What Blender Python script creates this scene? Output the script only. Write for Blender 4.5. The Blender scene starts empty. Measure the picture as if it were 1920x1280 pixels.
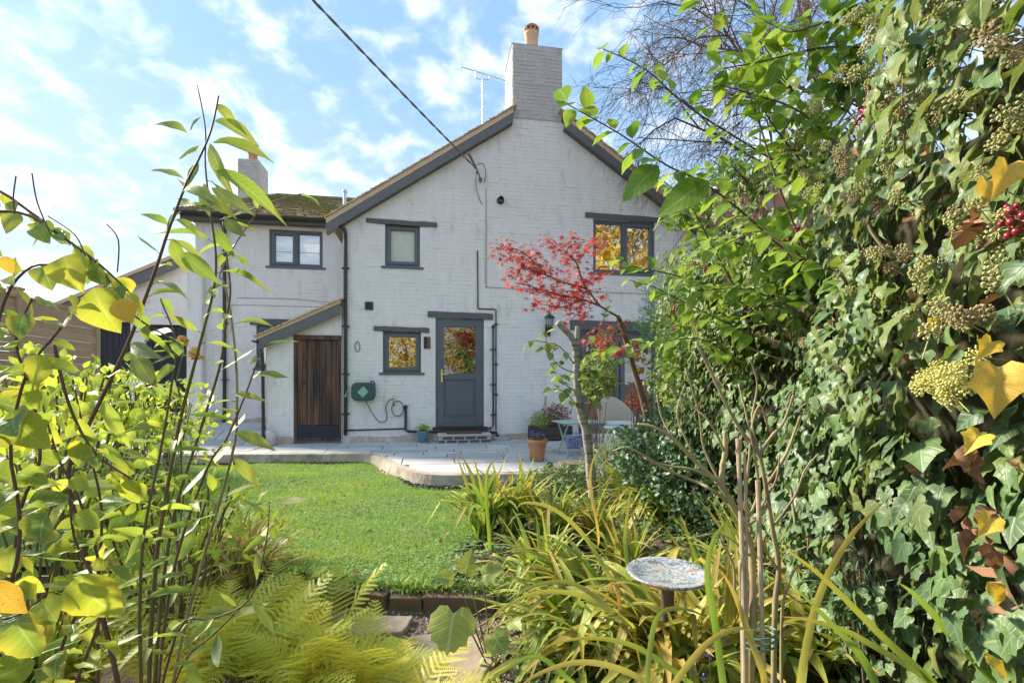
import bpy, math, random
import numpy as np
from mathutils import Vector, Matrix

SC = bpy.context.scene
COL = SC.collection
R = math.radians
rng = random.Random(7)
U = rng.uniform

# ------------------------------------------------------------------ camera, sky, sun, exposure
FPX, HZ, EYE = 903.0, 716.0, 1.15          # focal length in photo pixels, horizon row, eye height
cam_d = bpy.data.cameras.new('camera')
cam = bpy.data.objects.new('camera', cam_d)
COL.objects.link(cam)
cam.location = (0, 0, EYE)
cam.rotation_euler = (R(90), 0, 0)
cam_d.sensor_width = 36
cam_d.lens = FPX / 1920 * 36
cam_d.shift_y = (HZ - 640) / 1920
cam_d.clip_start = 0.05
cam_d.clip_end = 3000
SC.camera = cam

SUN_EL, SUN_AZ = R(30), R(62)               # azimuth measured to the left of the view direction
SUN_DIR = Vector((-math.sin(SUN_AZ) * math.cos(SUN_EL), math.cos(SUN_AZ) * math.cos(SUN_EL), math.sin(SUN_EL)))
w = bpy.data.worlds.new('World')
SC.world = w
w.use_nodes = True
nt = w.node_tree
for n in list(nt.nodes):
    nt.nodes.remove(n)


def nd(tree, typ, **kw):
    n = tree.nodes.new(typ)
    for k, v in kw.items():
        setattr(n, k, v)
    return n


def mth(tree, op, a, b=None, c=None, clamp=False):
    n = tree.nodes.new('ShaderNodeMath')
    n.operation = op
    n.use_clamp = clamp
    for i, v in enumerate((a, b, c)):
        if v is None:
            continue
        if isinstance(v, (int, float)):
            n.inputs[i].default_value = v
        else:
            tree.links.new(v, n.inputs[i])
    return n.outputs[0]


def ramp(tree, fac, stops, interp='LINEAR'):
    n = tree.nodes.new('ShaderNodeValToRGB')
    n.color_ramp.interpolation = interp
    e = n.color_ramp.elements
    while len(e) < len(stops):
        e.new(0.5)
    for i, (p, c) in enumerate(stops):
        e[i].position = p
        c = (c, c, c) if isinstance(c, (int, float)) else c
        e[i].color = (c[0], c[1], c[2], 1)
    tree.links.new(fac, n.inputs[0])
    return n.outputs[0]


def mix(tree, fac, a, b, blend='MIX'):
    n = tree.nodes.new('ShaderNodeMix')
    n.data_type = 'RGBA'
    n.blend_type = blend
    for idx, v in ((0, fac), (6, a), (7, b)):
        if isinstance(v, (int, float)):
            n.inputs[idx].default_value = v
        elif isinstance(v, tuple):
            n.inputs[idx].default_value = (v[0], v[1], v[2], 1)
        else:
            tree.links.new(v, n.inputs[idx])
    return n.outputs[2]


sky = nd(nt, 'ShaderNodeTexSky', sky_type='NISHITA', sun_disc=False)
sky.sun_elevation = SUN_EL
sky.sun_rotation = -SUN_AZ
sky.altitude = 60
sky.air_density = 1.0
sky.dust_density = 1.2
sky.ozone_density = 1.6
gam = nd(nt, 'ShaderNodeGamma')
gam.inputs[1].default_value = 0.20
nt.links.new(sky.outputs[0], gam.inputs[0])
tin = mix(nt, 1.0, gam.outputs[0], (0.56, 0.87, 1.25), 'MULTIPLY')
# thin broken cloud: noise on the direction projected to a layer overhead
tc = nd(nt, 'ShaderNodeTexCoord')
sep = nd(nt, 'ShaderNodeSeparateXYZ')
nt.links.new(tc.outputs['Generated'], sep.inputs[0])
zc = mth(nt, 'ADD', mth(nt, 'MAXIMUM', sep.outputs[2], 0.0), 0.34)
comb = nd(nt, 'ShaderNodeCombineXYZ')
nt.links.new(mth(nt, 'DIVIDE', sep.outputs[0], zc), comb.inputs[0])
nt.links.new(mth(nt, 'DIVIDE', sep.outputs[1], zc), comb.inputs[1])
no1 = nd(nt, 'ShaderNodeTexNoise')
no1.inputs['Scale'].default_value = 10.0
no1.inputs['Detail'].default_value = 7
no1.inputs['Roughness'].default_value = 0.55
no1.inputs['Distortion'].default_value = 0.25
nt.links.new(comb.outputs[0], no1.inputs['Vector'])
no2 = nd(nt, 'ShaderNodeTexNoise')
no2.inputs['Scale'].default_value = 2.0
no2.inputs['Detail'].default_value = 3
nt.links.new(comb.outputs[0], no2.inputs['Vector'])
cl = mth(nt, 'ADD', mth(nt, 'MULTIPLY', no1.outputs[0], 0.72), mth(nt, 'MULTIPLY', no2.outputs[0], 0.34))
cmask = ramp(nt, cl, [(0.465, 0.0), (0.75, 0.75)], 'EASE')
hazef = ramp(nt, sep.outputs[2], [(0.0, 0.85), (0.16, 0.5), (0.55, 0.0)], 'EASE')      # pale haze low down, all round
hazy = mix(nt, hazef, tin, (1.68, 1.82, 1.98))
cloudy = mix(nt, cmask, hazy, (2.75, 2.75, 2.72))
bg = nd(nt, 'ShaderNodeBackground')
bg.inputs[1].default_value = 0.12
nt.links.new(cloudy, bg.inputs[0])
wo = nd(nt, 'ShaderNodeOutputWorld')
nt.links.new(bg.outputs[0], wo.inputs[0])

sun_d = bpy.data.lights.new('sun', 'SUN')
sun = bpy.data.objects.new('sun', sun_d)
COL.objects.link(sun)
sun_d.energy = 2.0
sun_d.angle = R(7.0)
sun_d.color = (1.0, 0.90, 0.74)
sun.rotation_euler = (-SUN_DIR).to_track_quat('-Z', 'Y').to_euler()
SC.view_settings.view_transform = 'Standard'
SC.view_settings.look = 'None'
SC.view_settings.gamma = 1
SC.view_settings.exposure = 2.45
SC.cycles.max_bounces = 8
SC.cycles.transparent_max_bounces = 12
SC.cycles.use_denoising = True

# ------------------------------------------------------------------ helpers: geometry


def at(px, py, d):
    """the point that the photo shows at (px, py), d metres in front of the camera"""
    return Vector(((px - 960) / FPX * d, d, EYE + (HZ - py) / FPX * d))


class MB:
    def __init__(s):
        s.v = []
        s.f = []

    def add(s, vs, fs):
        o = len(s.v)
        s.v += [tuple(p) for p in vs]
        s.f += [tuple(i + o for i in f) for f in fs]
        return s

    def box(s, x0, x1, y0, y1, z0, z1, M=None):
        vs = [Vector((x, y, z)) for z in (z0, z1) for y in (y0, y1) for x in (x0, x1)]
        if M is not None:
            vs = [M @ p for p in vs]
        return s.add(vs, [(0, 2, 3, 1), (4, 5, 7, 6), (0, 1, 5, 4), (2, 6, 7, 3), (0, 4, 6, 2), (1, 3, 7, 5)])

    def prism(s, poly, a0, a1, axis='y'):
        """extrude a 2-D polygon (x,z for axis y; x,y for axis z; y,z for axis x)"""
        n = len(poly)

        def p(q, a):
            if axis == 'y':
                return (q[0], a, q[1])
            if axis == 'z':
                return (q[0], q[1], a)
            return (a, q[0], q[1])
        vs = [p(q, a0) for q in poly] + [p(q, a1) for q in poly]
        fs = [tuple(range(n)), tuple(reversed(range(n, 2 * n)))]
        fs += [(i, i + n, (i + 1) % n + n, (i + 1) % n) for i in range(n)]
        return s.add(vs, fs)

    def tube(s, pts, r, n=6, cap=True):
        pts = [Vector(p) for p in pts]
        k = len(pts)
        rs = r if isinstance(r, (list, tuple)) else [r] * k
        rings = []
        prev = None
        for i, p in enumerate(pts):
            d = (pts[min(i + 1, k - 1)] - pts[max(i - 1, 0)])
            if d.length < 1e-9:
                d = Vector((0, 0, 1))
            d.normalize()
            if prev is None:
                a = d.orthogonal().normalized()
            else:
                a = prev - d * prev.dot(d)
                a = a.normalized() if a.length > 1e-6 else d.orthogonal().normalized()
            prev = a
            b = d.cross(a)
            rings.append([p + (a * math.cos(t) + b * math.sin(t)) * rs[i] for t in [2 * math.pi * j / n for j in range(n)]])
        vs = [q for ring in rings for q in ring]
        fs = []
        for i in range(k - 1):
            for j in range(n):
                fs.append((i * n + j, i * n + (j + 1) % n, (i + 1) * n + (j + 1) % n, (i + 1) * n + j))
        if cap:
            fs.append(tuple(reversed(range(n))))
            fs.append(tuple(range((k - 1) * n, k * n)))
        return s.add(vs, fs)

    def lathe(s, prof, c=(0, 0, 0), n=24):
        vs, fs = [], []
        for (r, z) in prof:
            for j in range(n):
                t = 2 * math.pi * j / n
                vs.append((c[0] + r * math.cos(t), c[1] + r * math.sin(t), c[2] + z))
        for i in range(len(prof) - 1):
            for j in range(n):
                fs.append((i * n + j, i * n + (j + 1) % n, (i + 1) * n + (j + 1) % n, (i + 1) * n + j))
        return s.add(vs, fs)

    def ball(s, c, r, n=6, m=4, sz=1.0):
        vs = [(c[0], c[1], c[2] - r * sz)]
        for i in range(1, m):
            a = math.pi * i / m
            for j in range(n):
                t = 2 * math.pi * j / n
                vs.append((c[0] + r * math.sin(a) * math.cos(t), c[1] + r * math.sin(a) * math.sin(t), c[2] - r * sz * math.cos(a)))
        vs.append((c[0], c[1], c[2] + r * sz))
        fs = [(0, 1 + (j + 1) % n, 1 + j) for j in range(n)]
        for i in range(m - 2):
            for j in range(n):
                fs.append((1 + i * n + j, 1 + i * n + (j + 1) % n, 1 + (i + 1) * n + (j + 1) % n, 1 + (i + 1) * n + j))
        L = len(vs) - 1
        b = 1 + (m - 2) * n
        fs += [(L, b + j, b + (j + 1) % n) for j in range(n)]
        return s.add(vs, fs)


def smooth_pts(pts, k=4):
    """Catmull-Rom through the points (tuples of any length)"""
    P = [np.array(p, float) for p in pts]
    if len(P) < 3:
        return [Vector(p) if len(p) == 3 else p for p in P]
    out = []
    for i in range(len(P) - 1):
        p0, p1, p2, p3 = P[max(i - 1, 0)], P[i], P[i + 1], P[min(i + 2, len(P) - 1)]
        for j in range(k):
            t = j / k
            out.append(0.5 * ((2 * p1) + (-p0 + p2) * t + (2 * p0 - 5 * p1 + 4 * p2 - p3) * t * t + (-p0 + 3 * p1 - 3 * p2 + p3) * t ** 3))
    out.append(P[-1])
    return [Vector(p) if len(p) == 3 else p for p in out]


def empty(name, loc=(0, 0, 0), rz=0.0, label=None, cat=None, group=None):
    o = bpy.data.objects.new(name, None)
    COL.objects.link(o)
    o.location = loc
    o.rotation_euler = (0, 0, rz)
    o.empty_display_size = 0.1
    if label:
        tag(o, label, cat, group)
    return o


def tag(o, label=None, cat=None, group=None, kind=None):
    if label:
        o['label'] = label
    if cat:
        o['category'] = cat
    if group:
        o['group'] = group
    if kind:
        o['kind'] = kind
    return o


def link(name, me, m, parent=None, world=False, kind=None):
    if m is not None and not me.materials:
        me.materials.append(m)
    o = bpy.data.objects.new(name, me)
    COL.objects.link(o)
    if parent is not None:
        o.parent = parent
        if world:                                  # mesh is in world coordinates, parent only translated
            p = parent
            off = Vector((0, 0, 0))
            while p is not None:
                off += p.location
                p = p.parent
            o.location = -off
    if kind:
        o['kind'] = kind
    return o


def obj(name, mb, m, parent=None, smooth=False, world=False, kind=None, bevel=0):
    me = bpy.data.meshes.new(name)
    me.from_pydata(mb.v, [], mb.f)
    if smooth:
        me.polygons.foreach_set('use_smooth', [True] * len(me.polygons))
    me.update()
    o = link(name, me, m, parent, world, kind)
    if bevel:
        b = o.modifiers.new('bevel', 'BEVEL')
        b.width = bevel
        b.segments = 2
        b.limit_method = 'ANGLE'
    return o


def np_mesh(name, V, F, attrs=None, smooth=False):
    V = np.asarray(V, np.float32)
    F = np.asarray(F, np.int32)
    me = bpy.data.meshes.new(name)
    me.vertices.add(len(V))
    me.vertices.foreach_set('co', V.ravel())
    k = F.shape[1]
    me.loops.add(F.size)
    me.loops.foreach_set('vertex_index', F.ravel())
    me.polygons.add(len(F))
    me.polygons.foreach_set('loop_start', np.arange(0, F.size, k, dtype=np.int32))
    if smooth:
        me.polygons.foreach_set('use_smooth', np.ones(len(F), dtype=bool))
    for nm, arr in (attrs or {}).items():
        arr = np.asarray(arr, np.float32)
        if arr.ndim == 2:
            a = me.attributes.new(nm, 'FLOAT_VECTOR', 'POINT')
            a.data.foreach_set('vector', arr.ravel())
        else:
            a = me.attributes.new(nm, 'FLOAT', 'POINT')
            a.data.foreach_set('value', arr)
    me.update(calc_edges=True)
    me.validate()
    return me


# ------------------------------------------------------------------ helpers: materials
MATS = {}


def mat(name, c1, c2=None, scale=6.0, rough=0.6, bump=0.0, bscale=None, spec=0.4, metal=0.0, stretch=(1, 1, 1), c3=None, c3scale=1.5,
        c3lo=0.55, c3hi=0.7, rnd=0.0, detail=6, coat=0.0):
    m = bpy.data.materials.new(name)
    MATS[name] = m
    m.use_nodes = True
    t = m.node_tree
    p = t.nodes['Principled BSDF']
    tcn = nd(t, 'ShaderNodeTexCoord')
    mp = nd(t, 'ShaderNodeMapping')
    mp.inputs['Scale'].default_value = stretch
    t.links.new(tcn.outputs['Object'], mp.inputs[0])
    c2 = c2 or tuple(min(1, x * 1.15) for x in c1)
    n1 = nd(t, 'ShaderNodeTexNoise')
    n1.inputs['Scale'].default_value = scale
    n1.inputs['Detail'].default_value = detail
    n1.inputs['Roughness'].default_value = 0.62
    t.links.new(mp.outputs[0], n1.inputs['Vector'])
    f = mth(t, 'MULTIPLY_ADD', n1.outputs[0], 1.9, -0.45, clamp=True)
    if rnd:
        oi = nd(t, 'ShaderNodeObjectInfo')
        f = mth(t, 'ADD', mth(t, 'MULTIPLY', f, 1 - rnd), mth(t, 'MULTIPLY', oi.outputs['Random'], rnd))
    c = mix(t, f, c1, c2)
    if c3:
        n3 = nd(t, 'ShaderNodeTexNoise')
        n3.inputs['Scale'].default_value = c3scale
        n3.inputs['Detail'].default_value = 5
        n3.inputs['Roughness'].default_value = 0.65
        t.links.new(mp.outputs[0], n3.inputs['Vector'])
        c = mix(t, ramp(t, n3.outputs[0], [(c3lo, 0.0), (c3hi, 1.0)]), c, c3)
    t.links.new(c, p.inputs['Base Color'])
    p.inputs['Roughness'].default_value = rough
    p.inputs['Specular IOR Level'].default_value = spec
    p.inputs['Metallic'].default_value = metal
    p.inputs['Coat Weight'].default_value = coat
    if bump:
        nb = nd(t, 'ShaderNodeTexNoise')
        nb.inputs['Scale'].default_value = bscale or scale * 4
        nb.inputs['Detail'].default_value = 5
        t.links.new(mp.outputs[0], nb.inputs['Vector'])
        b = nd(t, 'ShaderNodeBump')
        b.inputs['Strength'].default_value = 0.6
        b.inputs['Distance'].default_value = bump
        t.links.new(nb.outputs[0], b.inputs['Height'])
        t.links.new(b.outputs[0], p.inputs['Normal'])
    return m


LIFT = {'ivy_leaf': 1.75, 'dark_leaf': 1.9, 'cover_leaf': 1.7, 'grass_blade': 1.9, 'clover': 1.6, 'cherry_leaf': 1.5, 'shoot_leaf': 1.45, 'strap_green': 1.4, 'strap_yellow': 1.25, 'fern_leaf': 1.75, 'lime_leaf': 1.3,
        'maple_leaf': 1.25, 'feather_leaf': 1.5, 'grey_leaf': 1.4, 'willow_leaf': 1.6, 'quince_leaf': 1.45, 'heather_red': 1.4}


def leaf_mat(name, cols, rough=0.45, trans=0.35, vein=0.25, nv=7, tip=None, tip_amt=0.0, spots=None, spec=0.35, edge=None, spot_hi=0.72, wrap=True):
    k_ = LIFT.get(name, 1.0)
    cols = [tuple(min(.8, x * k_) for x in c) for c in cols]
    m = bpy.data.materials.new(name)
    MATS[name] = m
    m.use_nodes = True
    t = m.node_tree
    p = t.nodes['Principled BSDF']
    out = t.nodes['Material Output']
    a1 = nd(t, 'ShaderNodeAttribute', attribute_name='tint')
    oi = nd(t, 'ShaderNodeObjectInfo')
    f = mth(t, 'FRACT', mth(t, 'ADD', a1.outputs['Fac'], oi.outputs['Random']))
    if not wrap:
        f = a1.outputs['Fac']
    c = ramp(t, f, [(i / max(1, len(cols) - 1), k) for i, k in enumerate(cols)])
    a2 = nd(t, 'ShaderNodeAttribute', attribute_name='leafco')
    sx = nd(t, 'ShaderNodeSeparateXYZ')
    t.links.new(a2.outputs['Vector'], sx.inputs[0])
    ax = mth(t, 'ABSOLUTE', sx.outputs[0])
    if tip:
        f2 = mth(t, 'FRACT', mth(t, 'MULTIPLY', f, 7.31))
        e = mth(t, 'MULTIPLY', mth(t, 'POWER', sx.outputs[1], 2.0), mth(t, 'MULTIPLY', f2, tip_amt), clamp=True)
        c = mix(t, e, c, tip)
    if edge:
        f3 = mth(t, 'FRACT', mth(t, 'MULTIPLY', f, 13.7))
        c = mix(t, mth(t, 'MULTIPLY', mth(t, 'POWER', ax, 2.0), mth(t, 'MULTIPLY', f3, 1.1), clamp=True), c, edge)
    if spots:
        ns = nd(t, 'ShaderNodeTexNoise')
        ns.inputs['Scale'].default_value = 38
        ns.inputs['Detail'].default_value = 3
        tcn = nd(t, 'ShaderNodeTexCoord')
        t.links.new(tcn.outputs['Object'], ns.inputs['Vector'])
        c = mix(t, ramp(t, ns.outputs[0], [(spot_hi - 0.08, 0.0), (spot_hi, 1.0)]), c, spots)
    if name.startswith('strap'):
        st_ = mth(t, 'MULTIPLY_ADD', mth(t, 'SINE', mth(t, 'MULTIPLY', sx.outputs[0], 19.0)), .5, .5)
        nz2 = nd(t, 'ShaderNodeTexNoise')
        nz2.inputs['Scale'].default_value = 5.0
        nz2.inputs['Detail'].default_value = 4
        t.links.new(a2.outputs['Vector'], nz2.inputs['Vector'])
        c = mix(t, mth(t, 'MULTIPLY', st_, .22), c, mix(t, .5, c, (.05, .09, .02)))
        c = mix(t, ramp(t, nz2.outputs[0], [(.55, 0.0), (.78, .4)]), c, (.50, .42, .12))
    if vein:
        mid = ramp(t, ax, [(0.03, 1.0), (0.09, 0.0)])
        sv = mth(t, 'FRACT', mth(t, 'SUBTRACT', mth(t, 'MULTIPLY', sx.outputs[1], float(nv)), mth(t, 'MULTIPLY', ax, 1.6)))
        side = ramp(t, mth(t, 'ABSOLUTE', mth(t, 'SUBTRACT', sv, 0.5)), [(0.0, 0.6), (0.13, 0.0)])
        vv = mth(t, 'MAXIMUM', mid, side)
        c = mix(t, mth(t, 'MULTIPLY', vv, vein), c, mix(t, 0.6, c, (0.75, 0.8, 0.5)))
        b = nd(t, 'ShaderNodeBump')
        b.inputs['Strength'].default_value = 0.5
        b.inputs['Distance'].default_value = 0.002
        t.links.new(mth(t, 'MULTIPLY', vv, -1.0), b.inputs['Height'])
        t.links.new(b.outputs[0], p.inputs['Normal'])
    t.links.new(c, p.inputs['Base Color'])
    p.inputs['Roughness'].default_value = rough
    p.inputs['Specular IOR Level'].default_value = spec
    tr = nd(t, 'ShaderNodeBsdfTranslucent')
    t.links.new(mix(t, 0.5, c, mix(t, 1.0, c, (1.7, 1.55, 0.7), 'MULTIPLY')), tr.inputs[0])
    ms = nd(t, 'ShaderNodeMixShader')
    ms.inputs[0].default_value = trans
    t.links.new(p.outputs[0], ms.inputs[1])
    t.links.new(tr.outputs[0], ms.inputs[2])
    t.links.new(ms.outputs[0], out.inputs[0])
    return m


def glass_mat(name, refl=0.4, tintc=(0.9, 0.95, 0.95), rough=0.0):
    m = bpy.data.materials.new(name)
    MATS[name] = m
    m.use_nodes = True
    t = m.node_tree
    t.nodes.remove(t.nodes['Principled BSDF'])
    out = t.nodes['Material Output']
    tr = nd(t, 'ShaderNodeBsdfTransparent')
    tr.inputs[0].default_value = (*tintc, 1)
    gl = nd(t, 'ShaderNodeBsdfGlossy')
    gl.inputs['Roughness'].default_value = rough
    nz = nd(t, 'ShaderNodeTexNoise')
    nz.inputs['Scale'].default_value = 3.0
    tcn = nd(t, 'ShaderNodeTexCoord')
    t.links.new(tcn.outputs['Object'], nz.inputs['Vector'])
    b = nd(t, 'ShaderNodeBump')
    b.inputs['Strength'].default_value = 0.15
    b.inputs['Distance'].default_value = 0.01
    t.links.new(nz.outputs[0], b.inputs['Height'])
    t.links.new(b.outputs[0], gl.inputs['Normal'])
    ms = nd(t, 'ShaderNodeMixShader')
    ms.inputs[0].default_value = refl
    t.links.new(tr.outputs[0], ms.inputs[1])
    t.links.new(gl.outputs[0], ms.inputs[2])
    t.links.new(ms.outputs[0], out.inputs[0])
    return m


# ------------------------------------------------------------------ helpers: leaves


def strip_leaf(prof, fold=0.25, curl=0.25, wave=0.0, asym=0.0, nwave=2.0, twist=0.0):
    """leaf along +y, unit length, built on a midrib with two half blades"""
    n = len(prof) - 1
    V, C, F = [], [], []
    mx = max(prof)
    for i, wd in enumerate(prof):
        t = i / n
        z = -curl * t * t
        wv = wave * math.sin(nwave * math.pi * 2 * t)
        x0 = asym * math.sin(math.pi * t)
        V += [(x0 - wd, t, z + fold * wd + wv), (x0, t, z), (x0 + wd, t, z + fold * wd - wv)]
        C += [(-1, t, 0), (0, t, 0), (1, t, 0)] if wd > 0 else [(0, t, 0)] * 3
    for i in range(n):
        a, b = i * 3, i * 3 + 3
        for k in (0, 1):
            if prof[i] > 0:
                F.append((a + k, a + k + 1, b + k + 1))
            else:
                F.append((a + 1, b + k + 1, b + k))
                continue
            if prof[i + 1] > 0:
                F.append((a + k, b + k + 1, b + k))
    return np.array(V, float), np.array(F, int), np.array(C, float)


def fan_leaf(half, centre=(0, 0.32), fold=0.2, curl=0.2, closed_base=True):
    """lobed leaf from its right-hand outline (x, y), mirrored"""
    right = list(half)
    left = [(-x, y) for x, y in reversed(half[1:-1])]
    out = right + left
    mxx = max(x for x, y in half)

    def pt(x, y):
        return (x, y, fold * abs(x) ** .8 * .9 - curl * y * y - .42 * x * x + .03 * math.sin(9 * y + 5 * x))
    V = [pt(*centre)]
    C = [(0, centre[1], 0)]
    n = len(out)
    for f in (.55, 1.0):
        for x, y in out:
            x2, y2 = centre[0] + (x - centre[0]) * f, centre[1] + (y - centre[1]) * f
            V.append(pt(x2, y2))
            C.append((x2 / mxx, max(0, y2), 0))
    F = [(0, 1 + i, 1 + (i + 1) % n) for i in range(n)]
    for i in range(n):
        k = (i + 1) % n
        F += [(1 + i, 1 + n + i, 1 + n + k), (1 + i, 1 + n + k, 1 + k)]
    return np.array(V, float), np.array(F, int), np.array(C, float)


def star_leaf(lobes=7, inner=0.28, spread=125, lens=(0.55, 0.8, 0.95, 1.0, 0.95, 0.8, 0.55), curl=0.25):
    V, C = [(0, 0, 0)], [(0, 0.2, 0)]
    pts = []
    for i in range(lobes):
        a = R(-spread + 2 * spread * i / (lobes - 1))
        L = lens[i]
        da = R(spread / (lobes - 1))
        pts.append((a - da * 0.95, inner))
        pts.append((a, L))
    pts.append((R(spread) + R(spread / (lobes - 1)) * 0.9, inner * 0.8))
    for a, r in pts:
        V.append((r * math.sin(a), r * math.cos(a), -curl * r * r))
        C.append((0.5 if r < 0.5 else 0.0, r, 0))
    F = [(0, i + 2, i + 1) for i in range(len(pts) - 1)]
    return np.array(V, float), np.array(F, int), np.array(C, float)


def frame(d, n):
    d = Vector(d).normalized()
    n = Vector(n)
    r = d.cross(n)
    if r.length < 1e-4:
        r = d.orthogonal()
    r.normalize()
    n = r.cross(d)
    return r, d, n


class Fol:
    """collects leaves; the largest can become objects of their own, the rest one joined mesh"""

    def __init__(s, templates, m):
        s.t = templates
        s.m = m
        s.items = []

    def add(s, pos, d, n, size, tint=None, k=None, wide=1.0):
        s.items.append((Vector(pos), Vector(d), Vector(n), size, rng.random() if tint is None else tint,
                        rng.randrange(len(s.t)) if k is None else k, wide))

    def joined(s, name, root, items=None, kind='stuff'):
        items = s.items if items is None else items
        if not items:
            return None
        Vs, Fs, Cs, Ts = [], [], [], []
        off = 0
        for (p, d, n, sz, tint, k, wd) in items:
            V, F, C = s.t[k]
            r, d, n = frame(d, n)
            A = np.array([r * (sz * wd), d * sz, n * sz])
            Vs.append(V @ A + np.array(p))
            Fs.append(F + off)
            Cs.append(C)
            Ts.append(np.full(len(V), tint))
            off += len(V)
        me = np_mesh(name, np.concatenate(Vs), np.concatenate(Fs), {'leafco': np.concatenate(Cs), 'tint': np.concatenate(Ts)})
        return link(name, me, s.m, root, world=True, kind=kind)

    def split(s, root, nmax=300, leaf='leaf', rest='foliage', mind=0.0):
        """nearest ones as separate leaves (shared mesh), the rest joined"""
        cp = cam.location
        s.items.sort(key=lambda q: -q[3] / max(0.05, (q[0] - cp).length))
        a, b = s.items[:nmax], s.items[nmax:]
        if mind:
            b = [q for q in a if q[3] / (q[0] - cp).length < mind] + b
            a = [q for q in a if q[3] / (q[0] - cp).length >= mind]
        mes = {}
        base = root.location
        for (p, d, n, sz, tint, k, wd) in a:
            if k not in mes:
                V, F, C = s.t[k]
                mes[k] = np_mesh(leaf, V, F, {'leafco': C}, smooth=True)
                mes[k].materials.append(s.m)
            r, d, n = frame(d, n)
            o = bpy.data.objects.new(leaf, mes[k])
            COL.objects.link(o)
            o.parent = root
            q = p - base
            Mx = Matrix(((r.x * wd, d.x, n.x, 0), (r.y * wd, d.y, n.y, 0), (r.z * wd, d.z, n.z, 0), (0, 0, 0, 1)))
            o.matrix_basis = Matrix.Translation(q) @ Mx @ Matrix.Scale(sz, 4)
        s.joined(rest, root, b)


def rv(s=1.0):
    return Vector((U(-s, s), U(-s, s), U(-s, s)))


def along(pts, t):
    L = [0]
    for i in range(len(pts) - 1):
        L.append(L[-1] + (pts[i + 1] - pts[i]).length)
    q = t * L[-1]
    for i in range(len(pts) - 1):
        if q <= L[i + 1] or i == len(pts) - 2:
            f = (q - L[i]) / max(1e-9, L[i + 1] - L[i])
            return pts[i].lerp(pts[i + 1], f), (pts[i + 1] - pts[i]).normalized()


PET = {}


def shoot(fol, pts, n, size, t0=0.1, t1=1.0, droop=0.4, pair=False, spread=0.9, up=(0, 0, 1), jit=0.35):
    for i in range(n):
        t = t0 + (t1 - t0) * (i + U(-0.3, 0.3)) / max(1, n - 1)
        t = min(1, max(0, t))
        p, d = along(pts, t)
        side = d.cross(Vector(up))
        if side.length < 0.1:
            side = d.orthogonal()
        side.normalize()
        bi = d.cross(side)
        for sgn in ((1, -1) if pair else ((1 if i % 2 else -1),)):
            a = U(-0.9, 0.9)
            sd = side * math.cos(a) * sgn + bi * math.sin(a)
            ld = d * U(0.35, 0.8) + sd * spread + Vector((0, 0, -droop * U(0.4, 1.5))) + rv(jit * 0.5)
            nn = Vector((0, -0.35, 0.9)) + rv(jit)
            sz_ = size * U(0.6, 1.15)
            b_ = p + (ld.normalized() + Vector((0, 0, .25))) * sz_ * .16
            PET.setdefault(id(fol), MB()).tube([p, b_], .0011, 3, cap=False)
            fol.add(b_ - ld.normalized() * .003, ld, nn, sz_)


OVATE = [0, .20, .29, .32, .30, .23, .13, 0]
ROUND = [0, .30, .41, .44, .41, .31, .17, 0]
LANCE = [0, .06, .105, .128, .13, .112, .08, .04, 0]
IVYA = [0, .28, .37, .34, .24, .14, .06, 0]
T_OVATE = [strip_leaf(OVATE, f, c, w_, a_) for f, c, w_, a_ in ((.25, .25, .02, .0), (.4, .1, .03, .03), (.15, .45, .02, -.03))]
ROUN2 = [0, .24, .36, .42, .43, .38, .40, .31, .25, .13, 0]
T_ROUND = [strip_leaf(r_, f, c, w_, a_, nw) for r_, f, c, w_, a_, nw in ((ROUND, .3, .25, .05, .03, 1.5), (ROUN2, .5, .35, .06, -.04, 2.1), (ROUN2, .15, .55, .05, .03, 1.7), (ROUND, .65, .15, .05, 0, 2.3), (OVATE, .3, .4, .05, .05, 1.6))]
T_LANCE = [strip_leaf(LANCE, f, c, w_, a_) for f, c, w_, a_ in ((.4, .15, .012, .02), (.6, .35, .015, -.02), (.2, -.12, .01, .03), (.5, .6, .01, .0))]
IVYL = [(0, 0), (.2, -.14), (.40, -.06), (.44, .1), (.42, .24), (.54, .44), (.36, .54), (.2, .72), (0, 1)]
IVYM = [(0, 0), (.24, -.1), (.45, .08), (.38, .3), (.3, .52), (.14, .75), (0, 1)]
T_IVY = [strip_leaf(IVYA, .25, .3, .05), strip_leaf(IVYA, .45, .12, .07, .03), strip_leaf(IVYA, .1, .45, .04, -.04),
         fan_leaf(IVYL, fold=.2, curl=.2), fan_leaf(IVYM, fold=.3, curl=.28), fan_leaf(IVYL, fold=.05, curl=.35)]
T_STAR = [star_leaf(), star_leaf(5, .25, 100, (.6, .9, 1, .9, .6), .4)]
T_SMALL = [strip_leaf([0, .24, .3, .18, 0], .3, .25), strip_leaf([0, .2, .26, .15, 0], .1, .4)]
T_THIN = [strip_leaf([0, .05, .06, .04, 0], .3, .2), strip_leaf([0, .04, .05, .035, 0], .3, .5)]

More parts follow.
